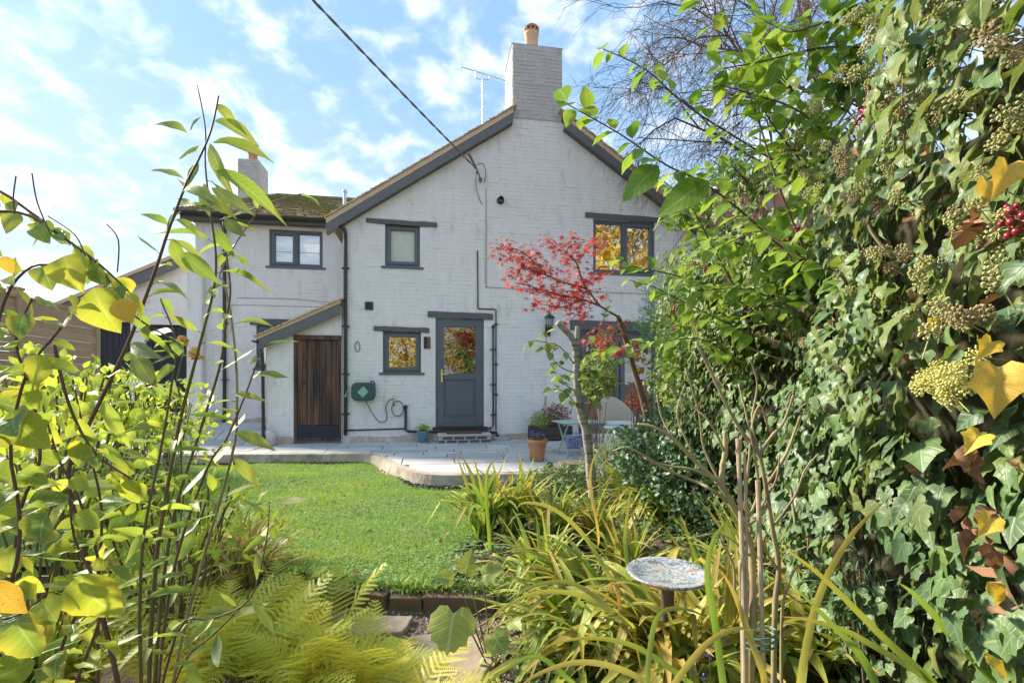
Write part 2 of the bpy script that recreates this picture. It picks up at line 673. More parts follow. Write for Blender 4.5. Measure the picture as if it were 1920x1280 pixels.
# ------------------------------------------------------------------ materials
mat('paint', (0.735, 0.71, 0.685), (0.845, 0.825, 0.795), 2.2, 0.75, 0.004, 45, 0.25, c3=(0.47, 0.44, 0.405), c3scale=2.6, c3lo=0.55, c3hi=0.88, stretch=(2.4, 2.4, .8))
mat('plinth', (0.42, 0.33, 0.23), (0.58, 0.50, 0.40), 7, 0.9, 0.006, 30, c3=(0.62, 0.62, 0.62), c3scale=3, c3lo=0.5, c3hi=0.62)
mat('chimney_paint', (0.42, 0.405, 0.39), (0.58, 0.56, 0.54), 5, 0.85, 0.006, 40, c3=(0.32, 0.25, 0.20), c3scale=4, c3lo=0.62, c3hi=0.74)
mat('grey_upvc', (0.095, 0.112, 0.128), (0.12, 0.138, 0.155), 3, 0.38, spec=0.45)
mat('grey_board', (0.12, 0.12, 0.125), (0.16, 0.16, 0.16), 3, 0.5, 0.0015, 60, stretch=(1, 1, 1))
mat('oak_beam', (0.09, 0.09, 0.095), (0.17, 0.165, 0.16), 9, 0.85, 0.006, 30, stretch=(1, 4, 7))
mat('black_plastic', (0.022, 0.023, 0.026), (0.035, 0.036, 0.04), 5, 0.35, spec=0.5)
mat('grey_cable', (0.35, 0.35, 0.36), (0.45, 0.45, 0.46), 5, 0.6)
mat('clay_tile', (0.52, 0.36, 0.22), (0.70, 0.53, 0.36), 14, 0.85, 0.004, 60, rnd=0.6)
mat('moss_tile', (0.16, 0.125, 0.08), (0.28, 0.22, 0.14), 9, 0.95, 0.01, 40, c3=(0.24, 0.215, 0.06), c3scale=2.6, c3lo=0.45, c3hi=0.66)
mat('moss', (0.20, 0.18, 0.05), (0.30, 0.25, 0.09), 20, 1.0, 0.01, 60)
mat('terracotta', (0.46, 0.20, 0.10), (0.56, 0.29, 0.16), 8, 0.8, 0.003, 40, c3=(0.55, 0.42, 0.33), c3scale=5)
mat('pot_buff', (0.62, 0.40, 0.24), (0.70, 0.48, 0.30), 8, 0.8, 0.003, 40)
mat('lead', (0.30, 0.32, 0.35), (0.40, 0.42, 0.45), 8, 0.6)
mat('aluminium', (0.5, 0.5, 0.52), (0.6, 0.6, 0.62), 8, 0.35, metal=0.9)
mat('slab_stone', (0.38, 0.385, 0.385), (0.66, 0.65, 0.63), 2.2, 0.7, 0.004, 24, c3=(0.48, 0.41, 0.32), c3scale=1.6, c3lo=0.50, c3hi=0.78, rnd=0.65)
mat('mortar', (0.13, 0.12, 0.10), (0.22, 0.20, 0.175), 12, 0.95, 0.004, 60)
mat('kerb_concrete', (0.30, 0.25, 0.19), (0.50, 0.44, 0.36), 5, 0.9, 0.014, 22, c3=(0.22, 0.19, 0.15), c3scale=3.5, c3lo=.5, c3hi=.66)
mat('tarmac', (0.02, 0.02, 0.022), (0.045, 0.045, 0.045), 30, 0.95, 0.02, 60)
mat('soil', (0.085, 0.062, 0.043), (0.16, 0.12, 0.085), 9, 0.95, 0.02, 30, c3=(0.09, 0.085, 0.03), c3scale=2)
mat('turf', (0.11, 0.19, 0.045), (0.19, 0.28, 0.08), 7, 0.95, 0.02, 40, c3=(0.20, 0.19, 0.075), c3scale=1.3, c3lo=0.55, c3hi=0.72)
mat('path_stone', (0.30, 0.235, 0.165), (0.46, 0.385, 0.29), 3, 0.85, 0.008, 22, c3=(0.20, 0.155, 0.11), c3scale=3, rnd=0.3)
mat('gravel', (0.22, 0.17, 0.14), (0.48, 0.40, 0.36), 3, 0.85, 0.002, 60, rnd=0.2)
mat('edging_brick', (0.12, 0.075, 0.05), (0.22, 0.15, 0.105), 9, 0.9, 0.006, 40, c3=(0.10, 0.10, 0.05), c3scale=4, rnd=0.5)
mat('red_brick', (0.42, 0.17, 0.09), (0.58, 0.30, 0.19), 3.5, 0.9, 0.004, 60)
mat('lime_mortar', (0.45, 0.36, 0.29), (0.52, 0.44, 0.37), 8, 0.95, 0.003, 60)
mat('old_plank', (0.06, 0.038, 0.028), (0.25, 0.13, 0.075), 2.6, 0.75, 0.004, 14, stretch=(7, 7, 0.55), c3=(0.035, 0.028, 0.025), c3scale=1.1, c3lo=0.42, c3hi=0.62, rnd=0.25)
mat('black_wood', (0.022, 0.024, 0.03), (0.045, 0.047, 0.055), 4, 0.7, 0.003, 30, stretch=(6, 6, 0.6))
mat('fence_wood', (0.34, 0.23, 0.13), (0.50, 0.37, 0.24), 5, 0.85, 0.003, 25, stretch=(1, 1, 8), rnd=0.3)
mat('reel_green', (0.035, 0.085, 0.075), (0.05, 0.11, 0.095), 4, 0.5)
mat('reel_label', (0.24, 0.46, 0.38), (0.28, 0.50, 0.42), 4, 0.5)
mat('hose_green', (0.06, 0.11, 0.08), (0.08, 0.14, 0.10), 5, 0.5)
mat('mint_metal', (0.36, 0.52, 0.44), (0.44, 0.59, 0.51), 6, 0.5)
mat('blue_glaze', (0.10, 0.26, 0.36), (0.15, 0.33, 0.43), 4, 0.35, coat=0.3)
mat('cobalt', (0.03, 0.06, 0.32), (0.55, 0.58, 0.68), 26, 0.3, detail=2, coat=0.3)
mat('galv', (0.50, 0.50, 0.47), (0.60, 0.60, 0.57), 6, 0.5, spec=0.4)
mat('rattan', (0.50, 0.42, 0.32), (0.64, 0.56, 0.45), 30, 0.7, 0.003, 90, stretch=(1, 1, 4))
mat('cushion', (0.70, 0.69, 0.66), (0.78, 0.77, 0.74), 9, 0.9, 0.003, 80)
mat('mat_fibre', (0.11, 0.05, 0.035), (0.20, 0.10, 0.07), 40, 1.0, 0.006, 120)
mat('trough_wood', (0.045, 0.035, 0.035), (0.085, 0.07, 0.065), 4, 0.8, 0.003, 25, stretch=(1, 1, 7))
mat('step_dark', (0.07, 0.075, 0.08), (0.14, 0.145, 0.15), 12, 0.85, 0.003, 60, rnd=0.5)
mat('pale_mortar', (0.48, 0.45, 0.39), (0.58, 0.55, 0.49), 12, 0.95, 0.004, 60)
mat('brass', (0.75, 0.62, 0.32), (0.82, 0.70, 0.40), 4, 0.25, metal=1.0)
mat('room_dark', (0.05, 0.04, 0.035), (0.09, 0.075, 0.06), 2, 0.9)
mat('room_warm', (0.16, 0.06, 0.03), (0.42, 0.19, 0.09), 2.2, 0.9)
mat('curtain', (0.72, 0.69, 0.60), (0.80, 0.77, 0.70), 4, 0.95, stretch=(8, 8, .3))
mat('net_sky_panel', (0.78, 0.80, 0.82), (0.86, 0.88, 0.9), 12, 0.9)
mat('frosted', (0.46, 0.50, 0.40), (0.66, 0.66, 0.56), 1.6, 0.28, 0.001, 80, spec=0.6)
mat('silver_bark', (0.22, 0.185, 0.15), (0.44, 0.39, 0.34), 5, 0.8, 0.004, 18, stretch=(1, 1, 9), c3=(0.13, 0.10, 0.075), c3scale=3.4, c3lo=0.50, c3hi=0.60)
mat('twig_bark', (0.10, 0.065, 0.045), (0.19, 0.135, 0.10), 9, 0.85, 0.002, 40)
mat('purple_stem', (0.075, 0.035, 0.035), (0.15, 0.09, 0.06), 9, 0.6)
mat('olive_stem', (0.085, 0.075, 0.03), (0.17, 0.14, 0.06), 9, 0.65)
mat('rose_stem', (0.22, 0.20, 0.08), (0.38, 0.32, 0.17), 10, 0.7, 0.002, 40, c3=(0.24, 0.17, 0.12), c3scale=7, c3lo=0.5, c3hi=0.6)
mat('bamboo', (0.38, 0.28, 0.19), (0.50, 0.40, 0.29), 8, 0.6, 0.001, 40, stretch=(1, 1, 5))
mat('tie_green', (0.08, 0.15, 0.13), (0.11, 0.19, 0.16), 4, 0.5)
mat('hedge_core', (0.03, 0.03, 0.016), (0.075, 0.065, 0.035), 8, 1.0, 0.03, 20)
mat('ivy_stem', (0.20, 0.16, 0.09), (0.32, 0.27, 0.17), 8, 0.8)
mat('umbel', (0.27, 0.27, 0.09), (0.44, 0.43, 0.19), 40, 0.7)
mat('umbel_tan', (0.24, 0.19, 0.08), (0.40, 0.33, 0.18), 40, 0.8)
mat('umbel_yellow', (0.45, 0.42, 0.10), (0.62, 0.60, 0.22), 30, 0.7)
mat('berry', (0.16, 0.008, 0.018), (0.34, 0.02, 0.035), 20, 0.22, spec=0.6)
mat('petal_yellow', (0.72, 0.42, 0.10), (0.85, 0.62, 0.25), 8, 0.7)
mat('petal_violet', (0.14, 0.09, 0.38), (0.26, 0.18, 0.55), 8, 0.7)
mat('log_bark', (0.16, 0.125, 0.085), (0.30, 0.25, 0.18), 8, 0.9, 0.01, 30)
glass_mat('window_glass', 0.55)
glass_mat('sky_glass', 0.5)
glass_mat('door_glass', 0.28)
glass_mat('lamp_glass', 0.25)
glass_mat('gold_glass', 0.85)

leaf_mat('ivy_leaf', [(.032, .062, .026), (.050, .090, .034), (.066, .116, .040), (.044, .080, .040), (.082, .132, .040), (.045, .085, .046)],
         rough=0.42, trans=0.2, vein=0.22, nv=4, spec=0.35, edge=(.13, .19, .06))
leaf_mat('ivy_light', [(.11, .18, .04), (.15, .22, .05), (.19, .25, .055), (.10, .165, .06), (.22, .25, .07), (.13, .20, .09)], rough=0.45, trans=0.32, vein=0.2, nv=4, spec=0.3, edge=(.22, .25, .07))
leaf_mat('ivy_yellow', [(.68, .46, .05), (.74, .54, .07), (.66, .42, .06), (.70, .52, .12)], rough=0.6, trans=0.3, vein=0.2, spots=(.10, .045, .02), spot_hi=.70)
leaf_mat('dead_leaf', [(.20, .10, .05), (.32, .17, .09), (.14, .08, .05)], rough=0.8, trans=0.15, vein=0.15)
leaf_mat('shoot_leaf', [(.10, .19, .03), (.15, .25, .035), (.19, .28, .04), (.09, .17, .04), (.24, .30, .05)], trans=0.42, vein=0.35, nv=8)
leaf_mat('quince_leaf', [(.07, .14, .045), (.13, .21, .035), (.26, .32, .04), (.34, .36, .045), (.10, .17, .05), (.20, .28, .04)],
         trans=0.42, vein=0.35, nv=7, edge=(.45, .40, .05), spots=(.16, .10, .02), spot_hi=.74)
leaf_mat('willow_leaf', [(.12, .19, .035), (.18, .27, .04), (.25, .32, .05), (.10, .15, .06), (.22, .26, .05)], trans=0.42, vein=0.4, nv=14, tip=(.20, .13, .04), tip_amt=0.8)
leaf_mat('lime_leaf', [(.22, .31, .04), (.30, .38, .05), (.38, .43, .06), (.17, .26, .05)], trans=0.45, vein=0.25)
leaf_mat('cherry_leaf', [(.07, .135, .045), (.12, .20, .05), (.20, .27, .05), (.06, .12, .05)], trans=0.35, vein=0.35, nv=9, edge=(.35, .33, .05))
leaf_mat('maple_leaf', [(.36, .035, .03), (.42, .065, .05), (.27, .03, .035), (.42, .10, .055), (.34, .06, .07), (.22, .04, .04)], rough=0.55, trans=0.4, vein=0)
leaf_mat('strap_green', [(.09, .18, .03), (.14, .25, .035), (.20, .30, .045), (.11, .21, .045), (.24, .33, .05), (.32, .38, .07)],
         trans=0.35, vein=0.3, nv=1, tip=(.52, .34, .07), tip_amt=1.3)
leaf_mat('strap_yellow', [(.14, .25, .04), (.26, .34, .05), (.46, .42, .07), (.18, .29, .045), (.34, .38, .06), (.52, .38, .10), (.16, .27, .05), (.50, .46, .12), (.22, .32, .055)],
         trans=0.33, vein=0.25, nv=1, tip=(.50, .30, .10), tip_amt=1.0, edge=(.55, .40, .12))
leaf_mat('strap_dry', [(.46, .31, .16), (.34, .34, .08), (.52, .36, .10), (.20, .27, .06), (.42, .22, .09), (.40, .38, .12)], trans=0.3, vein=0.2, nv=1)
leaf_mat('fern_leaf', [(.30, .33, .045), (.42, .38, .05), (.25, .31, .05), (.48, .40, .06), (.20, .29, .055)], trans=0.42, vein=0)
leaf_mat('dark_leaf', [(.025, .055, .028), (.04, .08, .035), (.055, .10, .04)], rough=0.3, trans=0.15, vein=0.2, spec=0.5)
leaf_mat('cover_leaf', [(.04, .085, .03), (.07, .13, .04), (.11, .17, .05), (.06, .11, .045), (.17, .20, .05)], trans=0.25, vein=0.2)
leaf_mat('grey_leaf', [(.16, .21, .14), (.22, .27, .19), (.13, .18, .11)], rough=0.7, trans=0.25, vein=0)
leaf_mat('feather_leaf', [(.10, .20, .09), (.15, .26, .12), (.08, .16, .07)], rough=0.6, trans=0.3, vein=0)
leaf_mat('heather_red', [(.17, .06, .045), (.26, .10, .07), (.20, .13, .06), (.13, .05, .05)], rough=0.8, trans=0.2, vein=0)
leaf_mat('palm_leaf', [(.20, .28, .06), (.28, .34, .07)], trans=0.35, vein=0.4, nv=5, edge=(.42, .38, .10))
leaf_mat('gold_leaf', [(.60, .40, .05), (.66, .48, .07), (.50, .42, .06), (.38, .36, .05), (.56, .32, .06), (.34, .26, .04)], trans=0.4, vein=0)
leaf_mat('grass_blade', [(.075, .145, .035), (.10, .175, .04), (.12, .20, .04), (.155, .225, .045), (.19, .235, .06), (.25, .25, .10)], rough=0.6, trans=0.3, vein=0)
leaf_mat('lawn_blade', [(.14, .275, .066), (.19, .33, .076), (.23, .38, .076), (.295, .43, .085), (.36, .445, .11), (.42, .42, .17)], rough=0.6, trans=0.3, vein=0, wrap=False)
leaf_mat('clover', [(.11, .17, .07), (.16, .22, .10), (.21, .27, .14), (.17, .23, .05)], trans=0.25, vein=0)

# ------------------------------------------------------------------ house frame
A = R(9.5)                                   # the gable stands turned by this much to the picture plane
V0 = 9.54
HO = Vector((-V0 * math.sin(A), V0 * math.cos(A), 0))
MH = Matrix.Translation(HO) @ Matrix.Rotation(A, 4, 'Z')


def hw(x, y, z):
    return MH @ Vector((x, y, z))


def to_h(p):
    return MH.inverted() @ Vector(p)


# ------------------------------------------------------------------ ground, lawn, path
def sstep(a, b, x):
    t = min(1, max(0, (x - a) / (b - a)))
    return t * t * (3 - 2 * t)


def near_edge(X):                            # near edge of the lawn (world Y)
    return 3.06 + 0.32 * sstep(-0.6, -2.0, X) - 0.12 * sstep(-0.3, 0.4, X)


def gz(X, Y):
    z = -0.30 + 0.085 * sstep(near_edge(X) - 0.10, near_edge(X) + 0.05, Y)
    if X > -0.6:
        k = sstep(-0.35, 0.3, X)
        z2 = -0.36 + 0.20 * sstep(1.5, 5.0, Y)
        z = z * (1 - k) + z2 * k
    h = to_h((X, Y, 0))
    z += 0.42 * sstep(-1.0, 3.0, h.y) * sstep(-2.8, -4.0, h.x)
    z += 0.015 * math.sin(X * 5.1 + 1.3 * math.sin(Y * 3.7)) + 0.01 * math.sin(Y * 9.3 + X * 2.2)
    return z


def axis_coords(lo, hi, st):
    c = list(np.arange(lo, hi + 1e-6, st))
    return [-900, -300, -120, -60, -30, lo - 6, lo - 2] + c + [hi + 2, hi + 6, 30, 60, 120, 300, 900]


xs, ys = axis_coords(-9, 7, 0.16), axis_coords(-3, 15, 0.16)
V = [(x, y, gz(x, y) - (0.02 if abs(x) > 20 or abs(y) > 20 else 0)) for y in ys for x in xs]
nx = len(xs)
F = [(j * nx + i, j * nx + i + 1, (j + 1) * nx + i + 1, (j + 1) * nx + i) for j in range(len(ys) - 1) for i in range(nx - 1)]
ground = link('ground', np_mesh('ground', V, F, smooth=True), MATS['soil'])
tag(ground, kind='structure')

FRONT = [(-9, -1.0), (-6, -1.1), (-3.57, -1.2), (-1.5, -1.42), (-1.12, -1.50), (-.88, -1.72), (-.66, -2.2), (-.42, -2.85), (-.12, -3.33), (.3, -3.50), (1.3, -3.55), (2.2, -3.5), (7, -3.3)]


FRONT = [tuple(float(v) for v in p) for p in smooth_pts([np.array(p) for p in FRONT], 5)]


def yfront(u):
    for (a, b), (c, d) in zip(FRONT, FRONT[1:]):
        if u <= c:
            return b + (d - b) * (u - a) / (c - a)
    return FRONT[-1][1]


def right_edge(Y):                           # right edge of the lawn (world X)
    return -0.42 + 0.55 * sstep(3.6, 5.2, Y) + 0.35 * sstep(5.0, 6.2, Y)


def in_lawn(X, Y):
    if Y < near_edge(X) or X > right_edge(Y) or X < -6.2:
        return False
    h = to_h((X, Y, 0))
    return h.y < yfront(h.x) - 0.03


LZ = -0.155
cell = 0.08
V, F = [], []
idx = {}
for j in range(int(8.4 / cell)):
    for i in range(int(8.0 / cell)):
        X, Y = -6.3 + i * cell, 2.8 + j * cell
        if in_lawn(X + cell / 2, Y + cell / 2):
            f = []
            for (a, b) in ((0, 0), (1, 0), (1, 1), (0, 1)):
                k = (i + a, j + b)
                if k not in idx:
                    idx[k] = len(V)
                    x_, y_ = X + a * cell, Y + b * cell
                    V.append((x_, y_, LZ + 0.012 * math.sin(x_ * 4 + 2 * math.sin(y_ * 2.3)) + 0.01 * math.sin(y_ * 6.1)))
                f.append(idx[k])
            F.append(tuple(f))
lawn = link('lawn', np_mesh('lawn', V, F, smooth=True), MATS['turf'])
tag(lawn, kind='structure')

# mown grass: single blades
nr = np.random.default_rng(3)
P = []
while len(P) < 120000:
    X = nr.uniform(-5.2, 1.2, 40000)
    Y = 2.9 + 5.0 * nr.random(40000) ** 1.25
    for x_, y_ in zip(X, Y):
        if in_lawn(x_ + 0.02 * math.sin(y_ * 40), y_):
            P.append((x_, y_))
        if len(P) >= 120000:
            break
P = np.array(P)
n = len(P)
zz = LZ + 0.012 * np.sin(P[:, 0] * 4 + 2 * np.sin(P[:, 1] * 2.3)) + 0.01 * np.sin(P[:, 1] * 6.1)
ang = nr.uniform(0, 6.28, n)
hgt = nr.uniform(0.018, 0.042, n)
patch = 0.5 + 0.5 * np.sin(P[:, 0] * 3.1 + 2 * np.sin(P[:, 1] * 2.7)) * np.sin(P[:, 1] * 3.7 + 1.0)
hgt *= 0.75 + 0.5 * patch
ln = nr.uniform(0.2, 1.0, n) * hgt
wd = nr.uniform(0.0022, 0.0045, n)
B = np.stack([P[:, 0], P[:, 1], zz - 0.004], 1)
rt = np.stack([np.cos(ang), np.sin(ang), 0 * ang], 1) * wd[:, None]
a2 = nr.uniform(0, 6.28, n)
tipv = np.stack([np.cos(a2) * ln, np.sin(a2) * ln, hgt], 1)
V = np.stack([B - rt, B + rt, B + tipv], 1).reshape(-1, 3)
F = np.arange(3 * n).reshape(-1, 3)
tint = np.repeat(np.clip(0.45 * patch + 0.5 * nr.random(n) + .12 * np.sin(P[:, 0] * 7.3 + P[:, 1] * 2.0) * np.sin(P[:, 1] * 8.1), 0, 0.98), 3)
g = link('grass', np_mesh('grass', V, F, {'tint': tint}), MATS['lawn_blade'], kind='stuff')
tag(g, 'short mown green grass covering the lawn', 'grass')
clv = Fol(T_SMALL, MATS['clover'])
k = 0
while k < 8500:
    x_, y_ = U(-4.0, 0.9), 3.0 + 4.2 * rng.random() ** 1.4
    if in_lawn(x_, y_) and math.sin(x_ * 3.3 + 2 * math.sin(y_ * 2)) + math.sin(y_ * 4.1) + U(-1.2, 1.2) > 0:
        a = U(0, 6.28)
        clv.add((x_, y_, LZ + U(.008, .03)), (math.cos(a), math.sin(a), U(-.1, .4)), (0, 0, 1), U(.014, .032))
        k += 1
c = clv.joined('clover', None)
tag(c, 'tiny clover leaves growing through the lawn grass', 'clover')

# fallen leaves on the lawn and the patio
fl = Fol(T_STAR + T_OVATE, MATS['dead_leaf'])
for i in range(120):
    x_, y_ = U(-2.9, 0.4), U(3.2, 6.8)
    if in_lawn(x_, y_):
        fl.add(Vector((x_, y_, LZ + .034)), (U(-1, 1), U(-1, 1), U(-.2, .3)), Vector((0, 0, 1)) + rv(.5), U(.03, .065))
for i in range(60):
    p = hw(U(.3, 4.5), U(-3.3, -.3), 0.028)
    fl.add(p, (U(-1, 1), U(-1, 1), .05), Vector((0, 0, 1)) + rv(.2), U(.025, .05))
tag(fl.joined('fallen_leaves', None), 'small brown fallen leaves scattered on lawn and patio', 'leaves')

# lawn edging: old bricks laid end to end
ed = empty('lawn_edging', (-1.0, 3.05, -0.3), label='low edging of old brown bricks along the near lawn edge', cat='edging')
x_ = -2.3
while x_ < -0.12:
    L = rng.choice((.21, .22, .33, .45))
    x2 = x_ + L
    y1, y2 = near_edge(x_), near_edge(x2)
    c = Vector(((x_ + x2) / 2, (y1 + y2) / 2 - 0.045, -0.275 + U(-.014, .014)))
    Mx = Matrix.Translation(c - ed.location) @ Matrix.Rotation(math.atan2(y2 - y1, x2 - x_) + U(-.03, .03), 4, 'Z') @ Matrix.Rotation(U(-.12, .12), 4, 'X')
    b = MB().box(-L / 2 + .005, L / 2 - .005, -.05, .05, -.10, .105, Mx)
    obj('brick', b, MATS['edging_brick'], ed, bevel=0.008)
    x_ = x2

# ragged grass hanging over the edging
ov = Fol(T_THIN, MATS['grass_blade'])
for i in range(2600):
    x_ = U(-2.6, .1)
    y_ = near_edge(x_) + U(-.03, .05)
    ov.add((x_, y_, LZ - .01), (U(-.6, .6), U(-1.2, .3), U(.1, 1.1)), (0, 0, 1), U(.04, .095))
tag(ov.joined('edge_grass', None), 'longer uncut grass hanging over the near lawn edge', 'grass')

# path: sandstone flags and loose gravel
path = link('path', np_mesh('path', [(-1.7, .3, -.268), (.25, .3, -.268), (.12, 2.96, -.268), (-1.9, 3.02, -.268)], [(0, 1, 2, 3)]), MATS['soil'])
tag(path, kind='structure')
for pts in ([(-.62, 2.12), (-.2, 2.02), (-.08, 2.42), (-.22, 2.66), (-.55, 2.62)], [(-.66, 1.5), (-.18, 1.42), (-.16, 1.94), (-.64, 2.04)], [(-1.0, 2.62), (-.6, 2.68), (-.58, 2.86), (-1.02, 2.85)]):
    pp = []
    for (a, b), (c_, d_) in zip(pts, pts[1:] + pts[:1]):
        for t in (0, .33, .66):
            pp.append((a + (c_ - a) * t + U(-.012, .012), b + (d_ - b) * t + U(-.012, .012)))
    obj('flagstone', MB().prism(pp, -.30, -.238 + U(0, .012), 'z'), MATS['path_stone'], path, bevel=0.008)
gm = MB()
for i in range(4200):
    x_, y_ = U(-1.75, .2), U(1.3, 2.97)
    r_ = U(.005, .013)
    o = len(gm.v)
    z_ = -.268 + r_ * .3
    vs = [(x_ + r_ * U(.7, 1.3), y_, z_), (x_, y_ + r_ * U(.7, 1.3), z_), (x_ - r_ * U(.7, 1.3), y_, z_), (x_, y_ - r_ * U(.7, 1.3), z_), (x_ + U(-.3, .3) * r_, y_ + U(-.3, .3) * r_, z_ + r_ * U(.6, 1.1))]
    gm.add(vs, [(0, 1, 4), (1, 2, 4), (2, 3, 4), (3, 0, 4)])
obj('gravel', gm, MATS['gravel'], path, kind='stuff')

# ------------------------------------------------------------------ patio with paving slabs
def pz(x, y):                                # the paving climbs to the wing and the outbuilding
    return 0.30 * sstep(0.0, 1.6, y) * sstep(-2.9, -3.15, x)


patio = empty('patio', HO, A)
tag(patio, kind='structure')
us = sorted(set([u for u, _ in FRONT if u > -8.6] + list(np.arange(-8.5, 7, 0.2))))
V, F = [], []
for u in us:
    yf = yfront(u)
    yb = 0.05 if u > -3.0 else 4.2
    col = [(yf, -0.2)] + [(yf + (yb - yf) * t, None) for t in np.linspace(0, 1, 12)]
    for y, z in col:
        V.append((u, y, (pz(u, y) - 0.012) if z is None else z))
m_ = 13
for i in range(len(us) - 1):
    for j in range(m_ - 1):
        F.append((i * m_ + j, (i + 1) * m_ + j, (i + 1) * m_ + j + 1, i * m_ + j + 1))
link('paving_bed', np_mesh('paving_bed', V, F), MATS['mortar'], patio)
# concrete haunch along the front
kb = MB()
ku = [u for u in us if -8 < u < 5]
for i, u in enumerate(ku):
    du = 0.05
    t = Vector((2 * du, yfront(u + du) - yfront(u - du))).normalized()
    nn = Vector((t.y, -t.x))
    wob = 0.012 * math.sin(u * 7)
    o = Vector((u, yfront(u)))
    p0, p1, p2 = o - nn * (.09 + wob), o + nn * (.02 + wob), o + nn * (.06 + wob * 2)
    kb.v += [(p0.x, p0.y, 0.003), (p1.x, p1.y, -.004), (p2.x, p2.y, -.17)]
    if i:
        a = len(kb.v) - 6
        kb.f += [(a, a + 1, a + 4, a + 3), (a + 1, a + 2, a + 5, a + 4)]
obj('concrete_haunch', kb, MATS['kerb_concrete'], patio, smooth=False)
# strip of black gravel against the haunch
tm = MB()
for i in range(1500):
    u = U(-5, 1.6)
    wdt = 0.035 + 0.10 * sstep(-1.2, -.6, u) * sstep(.2, -.4, u)
    y = yfront(u) - U(.04, .04 + wdt) - 0.03
    r_ = U(.012, .024)
    z_ = -.155 + U(0, .02)
    tm.add([(u + r_, y, z_), (u, y + r_, z_), (u - r_, y, z_), (u, y - r_, z_), (u + U(-.3, .3) * r_, y, z_ + r_)], [(0, 1, 4), (1, 2, 4), (2, 3, 4), (3, 0, 4)])
obj('dark_chippings', tm, MATS['tarmac'], patio, kind='stuff')


def slab(u0, u1, y0, y1):
    gcap = 0.0085
    u0 += gcap
    u1 -= gcap
    y1 -= gcap
    bot = []
    for u in np.linspace(u0, u1, max(2, int((u1 - u0) / .035))):
        b = max(y0 + gcap, min(yfront(u - .09), yfront(u), yfront(u + .09)) + 0.03, yfront(u) + 0.085, yfront(u - .07) + .02)
        if y1 - b > .025:
            bot.append((u, b))
    if len(bot) < 2 or max(y1 - b for _, b in bot) < 0.06 or bot[-1][0] - bot[0][0] < .08:
        return
    if all(abs(b - y0 - gcap) < 1e-6 for _, b in bot):
        bot = [bot[0], bot[-1]]
    poly = bot + [(bot[-1][0], y1), (bot[0][0], y1)]
    dz = U(-.003, .004)
    n_ = len(poly)
    vs = [(u, y, pz(u, y) + 0.004 + dz) for u, y in poly] + [(u, y, pz(u, y) - 0.02) for u, y in poly]
    fs = [tuple(range(n_))] + [(i, i + n_, (i + 1) % n_ + n_, (i + 1) % n_) for i in range(n_)]
    obj('slab', MB().add(vs, fs), MATS['slab_stone'], patio)


def lay(ua, ub, ya, yb):
    y = yb
    while y > ya:
        h = rng.choice((.30, .45, .60, .60))
        u = ua + U(-.5, 0)
        while u < ub:
            l = rng.choice((.45, .60, .75, .90, .90))
            if u + l > ua:
                slab(max(u, ua), min(u + l, ub), y - h, y)
            u += l
        y -= h


lay(-2.98, 6.2, -3.7, -0.02)
lay(-6.4, -2.98, -1.4, 1.5)

# ------------------------------------------------------------------ the house
house = empty('house', HO, A, 'white painted brick cottage with a tall gable, chimney and lower tiled wing', 'house')
PAINT = MATS['paint']
XL, XR, XA, ZA = -1.66, 5.85, 2.11, 6.80      # gable wall: left, right, apex x, apex z
SL = 0.675
OPEN = [(-.88, -.22, 3.38, 4.20), (3.30, 4.66, 3.42, 4.52), (.08, 1.03, .27, 2.40), (-.92, -.20, 1.33, 2.13), (2.98, 4.80, .08, 2.22)]


def gtop(x):
    return ZA - SL * abs(x - XA)


def wall_mesh(mb, xb, top, holes, y, z0):
    xb = sorted(set(xb))
    for a, b in zip(xb, xb[1:]):
        m = (a + b) / 2
        hs = sorted([(h[2], h[3]) for h in holes if h[0] < m < h[1]])
        z = z0
        for lo, hi in hs:
            if lo > z:
                mb.add([(a, y, z), (b, y, z), (b, y, lo), (a, y, lo)], [(0, 1, 2, 3)])
            z = hi
        mb.add([(a, y, z), (b, y, z), (b, y, top(b)), (a, y, top(a))], [(0, 1, 2, 3)])
    for (x0, x1, lo, hi) in holes:              # reveals
        d = 0.16
        mb.add([(x0, y, lo), (x0, y + d, lo), (x0, y + d, hi), (x0, y, hi)], [(0, 1, 2, 3)])
        mb.add([(x1, y, lo), (x1, y + d, lo), (x1, y + d, hi), (x1, y, hi)], [(0, 3, 2, 1)])
        mb.add([(x0, y, hi), (x1, y, hi), (x1, y + d, hi), (x0, y + d, hi)], [(0, 1, 2, 3)])
        mb.add([(x0, y, lo), (x1, y, lo), (x1, y + d, lo), (x0, y + d, lo)], [(0, 3, 2, 1)])


